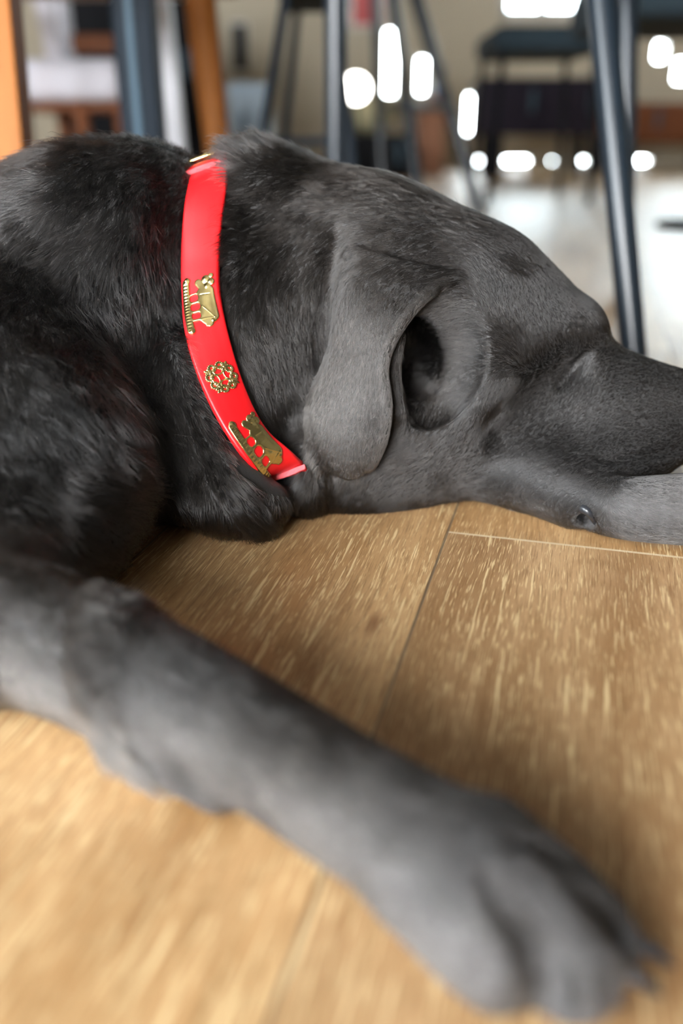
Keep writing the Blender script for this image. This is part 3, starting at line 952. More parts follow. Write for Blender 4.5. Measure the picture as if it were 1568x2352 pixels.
# the visible side follows the photo's centre line
vis = CP - ORG
va = np.arctan2(vis @ SIDE, vis @ UP) % (2 * math.pi)
top_ = np.minimum(ANG, 2 * math.pi - ANG)
rad = rad - 0.006 * np.exp(-(top_ / 0.45) ** 2)
vr = np.hypot(vis @ SIDE, vis @ UP); vn = vis @ NRM
o_ = np.argsort(va); va, vr, vn = va[o_], vr[o_], vn[o_]
mr = lambda x: min(float(np.interp(x, ANG, rad)), 0.088)
ka = list(va) + [va[-1] + 0.22, va[-1] + 0.5, 3.2, 3.9, 4.5, 5.1, 5.6, 6.0, 2 * math.pi]
kr = list(vr) + [vr[-1] - 0.022, 0.095, 0.085, 0.084, mr(4.5), mr(5.1), mr(5.6), mr(6.0), mr(6.28)]
kn = list(vn) + [vn[-1], vn[-1]] + [0.0] * 7
print('collar knots', np.round(ka, 2), np.round(kr, 3), np.round(kn, 4))
rad = np.interp(ANG, ka, kr, period=2 * math.pi)
off_n = np.interp(ANG, ka, kn, period=2 * math.pi)
wv = np.clip((ANG - va[0] + 0.12) / 0.25, 0, 1) * np.clip((va[-1] + 0.10 - ANG) / 0.10, 0, 1)
for _ in range(10):
    rad = (np.roll(rad, 1) + rad + np.roll(rad, -1)) / 3
    off_n = (np.roll(off_n, 1) + off_n + np.roll(off_n, -1)) / 3
RING = ORG + rad[:, None] * (np.cos(ANG)[:, None] * UP + np.sin(ANG)[:, None] * SIDE) + off_n[:, None] * NRM
# a shallow groove pressed by the collar
chain([(tuple(p), 0.005) for p in np.vstack([RING[::6], RING[:1]])], 0.020, 'sub', n=2)
ell(Y(703, 1100, 0.498), (0.012, 0.016, 0.024), 0.012)
S[:, :, :zc] = np.maximum(S[:, :, :zc], 0.001)
V, Fq = surface_nets(S, G0, VS)
print('dog verts', len(V), time.time() - T0)
NGR = grad(RING); 
TAN = np.roll(RING, -1, 0) - np.roll(RING, 1, 0); TAN /= np.linalg.norm(TAN, axis=1, keepdims=True)
RADV = np.cos(ANG)[:, None] * UP + np.sin(ANG)[:, None] * SIDE
WID = np.cross(TAN, RADV); WID *= np.sign((WID @ NRM))[:, None]
# tilt the band so both edges lie on the coat
eL = samp(RING + RADV * 0.002 - WID * 0.011); eR = samp(RING + RADV * 0.002 + WID * 0.011)
tl = np.clip((eL - eR) / 0.022, -0.5, 0.5)
tl[~np.isfinite(tl)] = 0
for _ in range(40):
    tl = (np.roll(tl, 1) + tl + np.roll(tl, -1)) / 3
WID = WID + RADV * tl[:, None] * 0.8
ew = (ERp - ELp)[o_]
for k_, t_ in ((-4, 0.25), (-3, 0.5), (-2, 0.75), (-1, 1.0)):
    ew[k_] = ew[k_] / np.linalg.norm(ew[k_]) * (1 - t_) + t_ * np.array([0.72, 0.68, -0.12])
ew /= np.linalg.norm(ew, axis=1, keepdims=True)
ewi = np.stack([np.interp(ANG, va, ew[:, k]) for k in range(3)], 1)
WID /= np.linalg.norm(WID, axis=1, keepdims=True)
wv2 = np.clip((ANG - va[0] + 0.12) / 0.25, 0, 1) * np.clip((va[-1] + 0.6 - ANG) / 0.4, 0, 1)
WID = WID * (1 - 0.85 * wv2[:, None]) + 0.85 * wv2[:, None] * ewi
for _ in range(12):
    WID = (np.roll(WID, 1, 0) + WID + np.roll(WID, -1, 0)) / 3
WID -= TAN * (WID * TAN).sum(1, keepdims=True)
WID /= np.linalg.norm(WID, axis=1, keepdims=True)
OUT = np.cross(WID, TAN); OUT *= np.sign((OUT * RADV).sum(1))[:, None]
SEG = np.linalg.norm(np.roll(RING, -1, 0) - RING, axis=1)
ARC = np.concatenate([[0], np.cumsum(SEG)]); CL = ARC[-1]


def cpt(s, v, h):
    """point on the collar: s metres along it, v across (towards the head), h above the neck"""
    s = np.asarray(s, float) % CL
    def ip(Aa):
        Ap = np.vstack([Aa, Aa[:1]])
        return np.stack([np.interp(s, ARC, Ap[:, k]) for k in range(3)], -1)
    base = ip(RING); w = ip(WID); o = ip(OUT)
    return base + w * np.asarray(v)[..., None] + o * (np.asarray(h)[..., None] + 0.0012 - 4.0 * np.asarray(v)[..., None] ** 2)


def project(P):
    P = np.asarray(P) - np.array([0, 0, H])
    c, s_ = math.cos(TH), math.sin(TH)
    xx = P[..., 0]; zz_ = P[..., 1] * c - P[..., 2] * s_; yy = P[..., 1] * s_ + P[..., 2] * c
    return np.stack([784 + FPX * xx / zz_, 1176 - FPX * yy / zz_], -1)


def arc_at(py):
    """collar position whose centre shows at photo row py on the camera side"""
    pr = project(RING)
    m = (ANG < va[-1] + 0.25)
    i = np.argmin(np.where(m, np.abs(pr[:, 1] - py), 1e9))
    return ARC[i]


# ------------------------------------------------------------------ dog
def coat_material():
    t = NT('dog_skin')
    tc = t.n('TexCoord')
    at = t.n('Attribute', attribute_name='tint', attribute_type='GEOMETRY')
    mp = t.n('Mapping', inp={'Vector': tc.outputs['Object'], 'Scale': (500, 500, 260)})
    n1 = t.noise(mp.outputs[0], 1, 3, 0.6)
    n2 = t.noise(tc.outputs['Object'], 30, 3)
    c = t.mix(n2, (0.006, 0.0056, 0.0053, 1), (0.011, 0.0102, 0.0098, 1))
    c = t.mix(1.0, c, at.outputs[0], 'MULTIPLY')
    t.put(t.b.inputs['Base Color'], c)
    t.b.inputs['Roughness'].default_value = 0.6
    t.b.inputs['Sheen Weight'].default_value = 0.1
    bp = t.n('Bump', inp={'Height': n1, 'Strength': 0.6, 'Distance': 0.001})
    t.put(t.b.inputs['Normal'], bp)
    return t.m


def fur_material():
    m = bpy.data.materials.new('dog_fur'); m.use_nodes = True
    nt = m.node_tree
    for n in list(nt.nodes):
        if n.type == 'BSDF_PRINCIPLED': nt.nodes.remove(n)
    out = [n for n in nt.nodes if n.type == 'OUTPUT_MATERIAL'][0]
    h = nt.nodes.new('ShaderNodeBsdfHairPrincipled')
    h.model = 'CHIANG'; h.parametrization = 'COLOR'
    h.inputs['Roughness'].default_value = 0.24
    h.inputs['Radial Roughness'].default_value = 0.40
    h.inputs['Coat'].default_value = 0.0
    h.inputs['IOR'].default_value = 1.48
    at = nt.nodes.new('ShaderNodeAttribute'); at.attribute_name = 'tint'
    at.attribute_type = 'GEOMETRY'
    mx = nt.nodes.new('ShaderNodeMix'); mx.data_type = 'RGBA'; mx.blend_type = 'MULTIPLY'; mx.inputs[0].default_value = 1
    mx.inputs[6].default_value = FUR_COL
    nt.links.new(at.outputs['Color'], mx.inputs[7])
    nt.links.new(mx.outputs[2], h.inputs['Color'])
    nt.links.new(h.outputs[0], out.inputs[0])
    return m


FUR_COL = (0.0112, 0.0102, 0.0095, 1)
M['skin'] = coat_material(); M['fur'] = fur_material()
me = mesh_from('dog', V, Fq)
dog = link('dog', me, M['skin'])
tagit(dog, 'charcoal grey short-haired dog lying on the wooden floor, head resting on its far foreleg', 'dog')

# guides: photo position, direction in the photo, hair length (mm), lift, tint
GD = [  # back and shoulder
    (60, 430, -1, .5, 15, .40, 1.0), (200, 400, -.6, .9, 15, .45, 1.0), (350, 380, -.8, .5, 14, .42, 1.0), (440, 400, -.3, 1, 12, .35, .95),
    (300, 520, -.5, 1, 15, .35, 1.0), (100, 560, -.7, .9, 15, .35, 1.0), (30, 660, -.6, 1, 13, .30, 1.05), (120, 760, .1, 1, 13, .28, 1.05),
    (260, 680, .1, 1, 15, .35, .95), (370, 640, .05, 1, 14, .40, .9), (400, 830, .05, 1, 14, .42, .95), (300, 850, .3, 1, 14, .35, .9),
    (60, 900, .3, .9, 12, .25, 1.0), (180, 960, .5, .9, 13, .30, .75), (60, 1080, .4, .9, 11, .25, .8), (210, 1130, .9, .4, 15, .4, .85), (300, 1160, 1, .1, 17, .45, 1.1),
    (230, 1240, 1, .5, 11, .3, 1.0), (100, 1230, .4, .9, 9, .25, 1.0), (340, 1000, .4, 1, 14, .35, .9), (430, 960, .4, 1, 14, .40, .95),
    (430, 1080, .6, 1, 13, .35, 1.0), (520, 1120, .4, 1, 11, .28, 1.1), (600, 1160, .3, 1, 9, .28, 1.05), (500, 1220, .4, 1, 9, .28, 1.1),
    # neck between collar and ear
    (530, 400, -1, .25, 15, .42, .95), (560, 340, -1, -.2, 13, .5, 1.0), (650, 380, -1, .2, 11, .35, 1.0), (560, 520, -1, .55, 13, .38, .9), (540, 640, -.5, 1, 11, .35, .9),
    (650, 500, -.9, .6, 11, .25, .95), (640, 620, -.5, 1, 11, .22, .95), (620, 760, .25, 1, 10, .20, 1.05), (590, 860, .3, 1, 9, .22, 1.1), (680, 800, .1, 1, 10, .2, 1.0),
    (650, 950, .4, 1, 9, .24, 1.05), (700, 700, -.15, 1, 10, .18, 1.0), (720, 560, -.6, .8, 9, .2, 1.0), (680, 1060, -.7, .7, 11, .4, .85), (690, 1120, -.6, .9, 11, .35, .85), (720, 1150, .1, 1, 9, .3, .85),
    (800, 1160, -.3, 1, 8, .3, .85), (900, 1130, -.6, .8, 7, .25, .9), (1000, 1110, -.8, .6, 6, .22, .95),
    # crown and forehead
    (760, 430, -1, .15, 8, .24, 1.05), (900, 450, -1, -.05, 5.5, .2, 1.1), (1050, 520, -1, -.2, 4.5, .16, 1.1), (850, 520, -1, .15, 6, .18, 1.1), (1180, 600, -.9, -.5, 3.6, .14, .9),
    (1290, 690, -.6, -.8, 3.0, .12, 1.0), (1150, 680, -.3, -1, 3.6, .12, .85), (1240, 770, -.3, -1, 3.4, .12, .85), (1340, 760, -.5, -1, 2.6, .12, 1.0), (960, 600, -1, .1, 5, .16, 1.05),
    # ear flap
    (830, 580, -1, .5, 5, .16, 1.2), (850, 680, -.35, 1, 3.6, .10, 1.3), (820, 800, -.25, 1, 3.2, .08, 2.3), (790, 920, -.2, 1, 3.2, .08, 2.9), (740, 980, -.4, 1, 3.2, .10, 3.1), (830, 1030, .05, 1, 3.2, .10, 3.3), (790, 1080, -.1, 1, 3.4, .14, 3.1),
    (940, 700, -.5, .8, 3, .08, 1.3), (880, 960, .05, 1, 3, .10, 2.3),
    # hollow of the ear
    (1050, 720, -.9, .3, 7, .2, 1.0), (1090, 800, -1, -.2, 5.5, .13, 1.1), (1070, 880, -.8, .55, 5, .12, 1.3), (1010, 950, -.3, 1, 6, .16, 1.3), (930, 980, -.4, .9, 8, .3, 1.1), (970, 740, -.4, .9, 9, .3, .9),
    (905, 900, 0, 1, 7, .3, 1.05),
    # cheek, jaw, muzzle
    (1130, 940, -.5, .9, 3.6, .12, 1.15), (1050, 1030, -.75, .7, 4, .13, 1.15), (920, 1050, -.9, .4, 6, .2, 1.0), (1180, 1010, -.8, .7, 3.2, .12, 1.05), (1140, 1090, -.9, .3, 3.2, .12, 1.0), (1230, 930, -.7, .8, 3.0, .12, 1.0),
    (1360, 860, -.4, 1, 2.6, .12, 1.1), (1450, 900, -.8, .4, 2.0, .1, 1.0), (1540, 940, -1, .1, 1.8, .1, .95), (1380, 1000, -.8, .5, 2.4, .1, 1.0), (1300, 1060, -.9, .3, 2.8, .12, 1.0), (1480, 1020, -1, .1, 2.2, .1, 1.0),
    (1430, 830, -.9, .1, 2, .1, 1.0), (1250, 1130, -.9, .4, 3, .14, 1.05), (1350, 1150, -.7, .6, 3, .14, 1.1),
    # far foreleg
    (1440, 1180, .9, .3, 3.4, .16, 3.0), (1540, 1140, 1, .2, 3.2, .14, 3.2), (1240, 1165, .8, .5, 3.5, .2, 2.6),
    # near foreleg and paw; high tints paint the light on the lower side
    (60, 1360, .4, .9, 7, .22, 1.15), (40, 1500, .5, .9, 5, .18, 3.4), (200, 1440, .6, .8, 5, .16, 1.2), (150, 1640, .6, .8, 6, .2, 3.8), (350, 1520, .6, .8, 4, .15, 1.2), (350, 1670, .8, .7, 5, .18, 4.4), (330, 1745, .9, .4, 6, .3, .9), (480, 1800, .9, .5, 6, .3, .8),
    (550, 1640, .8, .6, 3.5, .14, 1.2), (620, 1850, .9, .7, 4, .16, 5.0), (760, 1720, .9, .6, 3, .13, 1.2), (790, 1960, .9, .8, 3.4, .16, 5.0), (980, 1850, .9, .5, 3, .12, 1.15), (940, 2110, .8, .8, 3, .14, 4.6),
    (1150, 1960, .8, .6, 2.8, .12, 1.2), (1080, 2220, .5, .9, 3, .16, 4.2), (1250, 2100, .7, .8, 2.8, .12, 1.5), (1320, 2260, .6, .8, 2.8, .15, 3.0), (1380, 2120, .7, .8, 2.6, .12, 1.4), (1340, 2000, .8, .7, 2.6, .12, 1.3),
]
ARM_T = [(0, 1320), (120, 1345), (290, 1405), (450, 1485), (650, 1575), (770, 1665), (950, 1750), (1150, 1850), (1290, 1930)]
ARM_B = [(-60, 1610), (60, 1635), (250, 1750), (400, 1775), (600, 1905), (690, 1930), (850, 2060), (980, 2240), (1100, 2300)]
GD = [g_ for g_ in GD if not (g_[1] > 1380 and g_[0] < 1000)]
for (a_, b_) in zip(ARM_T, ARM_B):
    for f_, tn_ in ((0.10, 1.15), (0.35, 1.45), (0.58, 2.1), (0.76, 7.0), (0.92, 6.0)):  # paler lower side: the stripe of light there is put into the tint
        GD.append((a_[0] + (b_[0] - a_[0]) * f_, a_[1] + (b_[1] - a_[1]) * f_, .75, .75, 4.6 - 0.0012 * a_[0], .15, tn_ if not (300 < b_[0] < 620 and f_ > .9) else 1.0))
gp, gd_, gl_, gf, gt = [], [], [], [], []
for (px, py, dx, dy, ln, lf, tn) in GD:
    p = surf(px, py); q_ = surf(px + dx * 14, py + dy * 14)
    if abs(q_[1] - p[1]) > 0.03:
        q_ = p + (Y(px + dx * 14, py + dy * 14, p[1]) - p)
    v = q_ - p; v /= max(np.linalg.norm(v), 1e-6)
    gp.append(p); gd_.append(v); gl_.append(ln / 1000); gf.append(lf); gt.append(tn)
# the coat outside the picture
for p, v, ln, tn in (((-0.45, 0.62, 0.18), (-1, 0, -.3), .014, 1.0), ((-0.45, 0.60, 0.08), (-.6, 0, -1), .014, 1.0), ((-0.75, 0.62, 0.14), (-.8, 0, -.6), .013, 1.0), ((-0.75, 0.75, 0.17), (-1, 0, 0), .013, 1.0), ((-0.45, 0.8, 0.1), (-.6, .2, -1), .013, 1.0),
                     ((0.05, 0.64, 0.12), (-1, .1, -.3), .006, 1.0), ((-0.15, 0.70, 0.12), (-.8, .2, -.8), .011, 1.0), ((-0.6, 0.55, 0.02), (1, 0, -.2), .005, 1.2), ((-0.9, 0.6, 0.03), (-.3, -1, 0), .016, 1.0), ((0.22, 0.6, 0.06), (-1, 0, -.2), .003, 1.0)):
    gp.append(np.array(p)); gd_.append(np.array(v) / np.linalg.norm(v)); gl_.append(ln); gf.append(.35); gt.append(tn)
gp = np.array(gp); gd_ = np.array(gd_); gl_ = np.array(gl_); gf = np.array(gf); gt = np.array(gt)


def guide(P):
    out = np.zeros((len(P), 6))
    for a in range(0, len(P), 20000):
        q = P[a:a + 20000]
        d2 = ((q[:, None, :] - gp[None]) ** 2).sum(-1)
        dm = d2.min(1, keepdims=True)
        w = np.exp(-(d2 - dm) / (2 * 0.017 ** 2)) / (d2 + 1e-5)
        w /= w.sum(1, keepdims=True)
        out[a:a + 20000, :3] = w @ gd_; out[a:a + 20000, 3] = w @ gl_; out[a:a + 20000, 4] = w @ gf; out[a:a + 20000, 5] = w @ gt
    return out


def wave(P, f, seed):
    r = np.random.default_rng(seed)
    o = 0
    for k in range(5):
        d = r.normal(size=3); d /= np.linalg.norm(d)
        o = o + np.sin(P @ d * f * (0.6 + 0.4 * k) + r.uniform(0, 6.28))
    return o / 2.2


gv = guide(V[:, :])
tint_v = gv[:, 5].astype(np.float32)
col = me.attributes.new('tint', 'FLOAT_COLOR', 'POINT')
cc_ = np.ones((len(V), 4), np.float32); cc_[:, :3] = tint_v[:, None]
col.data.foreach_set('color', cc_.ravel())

FUR_SCALE = 1.0
A_, B_, C_, D_ = V[Fq[:, 0]], V[Fq[:, 1]], V[Fq[:, 2]], V[Fq[:, 3]]
fc = (A_ + B_ + C_ + D_) / 4
area = np.linalg.norm(np.cross(C_ - A_, D_ - B_), axis=1) / 2
fn = np.cross(C_ - A_, D_ - B_); fn /= np.maximum(np.linalg.norm(fn, axis=1, keepdims=True), 1e-12)
pr = project(fc)
tocam = np.array([0, 0, H]) - fc; dist = np.linalg.norm(tocam, axis=1)
facing = (fn * tocam).sum(1) / dist
infr = (pr[:, 0] > -60) & (pr[:, 0] < 1640) & (pr[:, 1] > 200) & (pr[:, 1] < 2420)
gF = guide(fc)
dens = 1.0 / (gF[:, 3] / 0.008) ** 1.0          # more hairs where they are short
dens = np.clip(dens, 0.5, 2.6)
dens *= np.where(infr & (facing > -0.35), 1.0, np.where(infr, 0.12, 0.10))
dens *= np.where(fc[:, 2] < 0.003, 0.0, 1.0)
w = area * dens
NH = int(520000 * FUR_SCALE)
fi = rng.choice(len(w), NH, p=w / w.sum())
a, b = rng.random(NH)[:, None], rng.random(NH)[:, None]
R = A_[fi] * (1 - a) * (1 - b) + B_[fi] * a * (1 - b) + C_[fi] * a * b + D_[fi] * (1 - a) * b
Nn = grad(R)
# no hair roots under the collar
dpl = (R - ORG) @ NRM; rv = R - ORG - dpl[:, None] * NRM
an = np.arctan2(rv @ SIDE, rv @ UP) % (2 * math.pi)
ri = np.interp(an, ANG, rad, period=2 * math.pi); oi = np.interp(an, ANG, off_n, period=2 * math.pi)
und = (np.abs(dpl - oi) < 0.0105) & (np.abs(np.linalg.norm(rv, axis=1) - ri) < 0.02)
keep = ~und
R, Nn, fi, dpl, oi, an = R[keep], Nn[keep], fi[keep], dpl[keep], oi[keep], an[keep]
NH = len(R)
far_ = dens[fi] < 0.3
g = guide(R)
Tn = g[:, :3] + (0.07 + 9.0 * g[:, 3:4]) * np.stack([wave(R, 160, 1), wave(R, 160, 2), wave(R, 160, 3)], 1) + (0.07 + 6.0 * g[:, 3:4]) * rng.normal(size=(NH, 3))
Tn -= Nn * (Tn * Nn).sum(1, keepdims=True)
Tn /= np.maximum(np.linalg.norm(Tn, axis=1, keepdims=True), 1e-6)
L = g[:, 3] * rng.uniform(0.6, 1.2, NH) * (1 + 0.12 * wave(R, 90, 4))
lift = g[:, 4] * (1 + 0.35 * wave(R, 130, 5)) + rng.normal(size=NH) * (0.04 + 5.0 * g[:, 3])
# hair just behind the collar lies flat and flows along it; hair in front falls over its edge
near = (dpl - oi < 0) & (dpl - oi > -0.022)
L[near] *= 0.75
fold = (dpl - oi < -0.008) & (dpl - oi > -0.026) & (an > 1.25) & (an < 2.25)
lift[fold] = lift[fold] * 0.6 + 0.36; L[fold] = np.maximum(L[fold], 0.012)
Tn[fold] += np.array([0.5, 0.0, 0.0]); Tn[fold] -= Nn[fold] * (Tn[fold] * Nn[fold]).sum(1, keepdims=True)
Tn[fold] /= np.linalg.norm(Tn[fold], axis=1, keepdims=True)
over = (dpl - oi > 0.008) & (dpl - oi < 0.024) & (an < 1.15)
lift[over] = lift[over] * 0.6 + 0.42; L[over] = np.maximum(L[over], 0.012) * 1.15
Tn[over] += np.array([-0.7, 0.0, 0.0]); Tn[over] -= Nn[over] * (Tn[over] * Nn[over]).sum(1, keepdims=True)
Tn[over] /= np.linalg.norm(Tn[over], axis=1, keepdims=True)
stray = rng.random(NH) < 0.004
lift[stray] += 0.35; L[stray] *= 1.3
lift = np.clip(lift, 0.03, 1.2)
# locks: hairs of one small cell lean together
cell = 0.0022 + 0.13 * g[:, 3]
key = np.floor((R + 0.0015 * np.stack([wave(R, 500, 6), wave(R, 500, 7), wave(R, 500, 8)], 1)) / np.maximum(np.round(cell / 0.0006) * 0.0006, 0.0012)[:, None]).astype(np.int64)
hk = key[:, 0] * 73856093 ^ key[:, 1] * 19349663 ^ key[:, 2] * 83492791
_, inv = np.unique(hk, return_inverse=True)
cnt = np.bincount(inv).astype(float)
cr = np.stack([np.bincount(inv, R[:, k]) for k in range(3)], 1) / cnt[:, None]
lockd = rng.normal(size=(len(cnt), 3)); lockt = rng.normal(size=len(cnt)); lockl = rng.normal(size=len(cnt))
pull = (cr[inv] - R) * (0.4 + 0.4 * np.clip(g[:, 3:4] / 0.012, 0.0, 1.0))
pull *= np.minimum(1, 0.003 / np.maximum(np.linalg.norm(pull, axis=1), 1e-6))[:, None]
lf = np.clip(g[:, 3] / 0.012, 0.25, 1.0)[:, None]
Tn2 = Tn + 0.25 * lf * lockd[inv]; Tn2 -= Nn * (Tn2 * Nn).sum(1, keepdims=True)
lift = np.clip(lift * (1 + 0.25 * lockl[inv]), 0.02, 1.3)
NPT = 5
ss = np.linspace(0, 1, NPT)
PTS = np.zeros((NH, NPT, 3), np.float32)
for k, s_ in enumerate(ss):
    dirv = Tn * (1 - 0.5 * s_) + Tn2 * 0.5 * s_
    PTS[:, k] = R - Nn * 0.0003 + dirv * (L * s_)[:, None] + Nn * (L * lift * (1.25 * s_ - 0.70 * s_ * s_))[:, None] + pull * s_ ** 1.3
# keep tips out of the body and off the floor
for k in range(1, NPT):
    d_ = samp(PTS[:, k]); bad = d_ < 0.0004
    PTS[bad, k] += (Nn[bad] * (0.0004 - d_[bad])[:, None]).astype(np.float32)
PTS[:, :, 2] = np.maximum(PTS[:, :, 2], 0.0004)
rr_ = (0.00006 + 0.0060 * g[:, 3]) * rng.uniform(0.75, 1.25, NH)
rr_[far_] *= 2.6
rr_[stray] *= 0.8
RD = rr_[:, None] * (1 - 0.85 * ss[None] ** 1.5)
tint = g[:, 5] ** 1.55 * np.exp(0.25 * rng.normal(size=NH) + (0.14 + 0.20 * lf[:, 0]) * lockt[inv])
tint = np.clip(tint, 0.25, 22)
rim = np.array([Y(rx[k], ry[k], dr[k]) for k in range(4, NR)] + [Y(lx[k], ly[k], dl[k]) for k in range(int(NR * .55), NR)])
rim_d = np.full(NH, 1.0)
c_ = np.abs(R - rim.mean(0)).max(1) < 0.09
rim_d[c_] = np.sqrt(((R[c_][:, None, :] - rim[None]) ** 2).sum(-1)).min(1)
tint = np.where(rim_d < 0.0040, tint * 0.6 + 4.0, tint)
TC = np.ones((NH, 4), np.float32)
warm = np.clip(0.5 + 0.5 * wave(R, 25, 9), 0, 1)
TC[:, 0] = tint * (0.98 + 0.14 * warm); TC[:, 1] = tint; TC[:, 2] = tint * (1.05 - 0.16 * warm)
# a few white hairs
wh = rng.random(NH) < 0.0012
TC[wh, :3] = 7.0
cu = bpy.data.hair_curves.new('fur')
cu.add_curves([NPT] * NH)
cu.points.foreach_set('position', PTS.reshape(-1))
cu.points.foreach_set('radius', RD.astype(np.float32).reshape(-1))
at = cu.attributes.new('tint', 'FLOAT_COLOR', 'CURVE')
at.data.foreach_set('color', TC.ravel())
fur = bpy.data.objects.new('fur', cu); COL.objects.link(fur)
cu.materials.append(M['fur']); fur.parent = dog; fur['kind'] = 'stuff'
print('fur', NH, time.time() - T0)

# claws
M['claw'] = simple('claw_horn', rgb(34, 36, 40), 0.28, scale=200, var=0.2)
M['claw_grey'] = simple('grey_claw_horn', rgb(110, 122, 134), 0.22, scale=200, var=0.15)


def claw(a, m_, b, r, mat, label=None):
    pts = [np.asarray(a) * (1 - t) ** 2 + 2 * t * (1 - t) * np.asarray(m_) + t * t * np.asarray(b) for t in np.linspace(0, 1, 9)]
    o = MB().tube([tuple(p) for p in pts], [r * (1 - t) ** 0.6 + 0.0003 for t in np.linspace(0, 1, 9)], 12).build('claw', mat, dog)
    if label: o['label'] = label
    return o


claw(Z(1205, 2190, 0.016), Z(1240, 2235, 0.015), Z(1268, 2305, 0.004), 0.0034, M['claw_grey'], 'pale grey shiny claw between the toes')
claw(Z(1430, 2215, 0.008), Z(1470, 2250, 0.008), Z(1522, 2288, 0.003), 0.0030, M['claw'])
claw(Z(1445, 2155, 0.009), Z(1500, 2175, 0.009), Z(1552, 2222, 0.003), 0.0030, M['claw'])
claw(Z(1368, 2255, 0.008), Z(1400, 2290, 0.006), Z(1440, 2315, 0.002), 0.0020, M['claw'])
claw(Z(1340, 1168, 0.020), Z(1360, 1176, 0.021), Z(1370, 1212, 0.006), 0.0028, M['claw'], 'shiny dew claw under the jaw')

# ------------------------------------------------------------------ collar
def leather(name, c1, c2, rough):
    t = NT(name)
    tc = t.n('TexCoord')
    n1 = t.noise(tc.outputs['Object'], 900, 3); n2 = t.noise(tc.outputs['Object'], 25, 2)
    t.put(t.b.inputs['Base Color'], t.mix(n2, c1, c2))
    t.b.inputs['Roughness'].default_value = rough
    t.b.inputs['Coat Weight'].default_value = 0.2; t.b.inputs['Coat Roughness'].default_value = 0.3
    bp = t.n('Bump', inp={'Height': n1, 'Strength': 0.12, 'Distance': 0.0004})
    t.put(t.b.inputs['Normal'], bp)
    return t.m


M['red'] = leather('red_leather', (0.56, 0.003, 0.006, 1), (0.68, 0.006, 0.010, 1), 0.42)
M['pink'] = simple('raw_pink_leather_edge', rgb(232, 98, 104), 0.85, scale=900, var=0.25)
gt_ = NT('gilded_brass')
gt_.b.inputs['Metallic'].default_value = 1.0
gt_.b.inputs['Roughness'].default_value = 0.22
gt_.put(gt_.b.inputs['Base Color'], gt_.mix(gt_.noise(gt_.n('TexCoord').outputs['Object'], 300, 2), (0.62, 0.47, 0.17, 1), (0.86, 0.74, 0.36, 1)))
M['gold'] = gt_.m


def band(s0, s1, v0, v1, h0, h1, mat, name, parent, ns=None, closed=False, dome=0.0):
    """curved strip of the collar with rounded edges"""
    prof = []
    th = h1 - h0; r_ = min(th * 0.45, 0.0012)
    nv = 8
    for k in range(nv + 1):
        v = v0 + r_ + (v1 - v0 - 2 * r_) * k / nv
        x = (v - (v0 + v1) / 2) / ((v1 - v0) / 2)
        groove = -0.0003 if k in (1, nv - 1) else 0.0
        prof.append((v, h1 + dome * (1 - x * x) + groove))
    prof += [(v1 - r_ * .3, h1 - r_ * .3), (v1, h1 - r_), (v1, h0), (v0, h0), (v0, h1 - r_), (v0 + r_ * .3, h1 - r_ * .3)]
    prof = np.array(prof)
    ns = ns or max(int((s1 - s0) / 0.002), 2)
    sv = np.linspace(s0, s1, ns, endpoint=not closed)
    P = np.concatenate([cpt(np.full(len(prof), s), prof[:, 0], prof[:, 1]) for s in sv])
    m = len(prof); F = []
    last = ns if closed else ns - 1
    for i in range(last):
        j = (i + 1) % ns
        for k in range(m):
            k2 = (k + 1) % m
            F.append((i * m + k, i * m + k2, j * m + k2, j * m + k))
    me_ = bpy.data.meshes.new(name)
    faces = F + ([] if closed else [tuple(range(m))[::-1], tuple(range((ns - 1) * m, ns * m))])
    me_.from_pydata([tuple(p) for p in P], [], faces)
    bm = bmesh.new(); bm.from_mesh(me_); bmesh.ops.recalc_face_normals(bm, faces=bm.faces[:]); bm.to_mesh(me_); bm.free()
    me_.polygons.foreach_set('use_smooth', [True] * len(me_.polygons)); me_.set_sharp_from_angle(angle=math.radians(50))
    return link(name, me_, mat, parent)


CW = 0.0120
collar = empty('dog_collar', (0, 0, 0), 'bright red leather dog collar with gold cow and rosette ornaments, around the dog’s neck', 'collar')
band(0, CL, -CW, CW, -0.0012, 0.0016, M['red'], 'strap', collar, 260, True, 0.0004)

S2 = lambda a, b, k: np.minimum(a, b) - np.maximum(k - np.abs(a - b), 0) ** 2 / (4 * k)


def ornament(name, s_mid, fn, hu, hv, thick, tilt=0.0, label=None):
    """pressed metal plate: fn(u, v) gives (signed outline distance, relief height), in mm"""
    vs = 0.2
    gu = np.arange(-hu - 1, hu + 1, vs); gv_ = np.arange(-hv - 1, hv + 1, vs); gh = np.arange(-1.2, 2.6, vs)
    U, Vv = np.meshgrid(gu, gv_, indexing='ij')
    d, h = fn(U, Vv)
    top = thick + h
    # round the rim
    inner = np.clip(-d, 0, 0.9)
    top = top - 0.45 * (1 - np.sqrt(np.clip(1 - (1 - inner / 0.9) ** 2, 0, 1)))
    F3 = np.maximum(d[:, :, None], np.maximum(gh[None, None, :] - top[:, :, None], -0.5 - gh[None, None, :]))
    Vm, Fm = surface_nets(F3.astype(np.float32), np.array([gu[0], gv_[0], gh[0]]), vs)
    ct, st = math.cos(tilt), math.sin(tilt)
    uu = Vm[:, 0] * ct - Vm[:, 1] * st; vv = Vm[:, 0] * st + Vm[:, 1] * ct
    P = cpt(s_mid + uu / 1000, vv / 1000, 0.0020 + Vm[:, 2] / 1000)
    me_ = mesh_from(name, P, Fm)
    bm = bmesh.new(); bm.from_mesh(me_); bmesh.ops.recalc_face_normals(bm, faces=bm.faces[:]); bm.to_mesh(me_); bm.free()
    o = link(name, me_, M['gold'], collar)
    if label: o['label'] = label
    return o


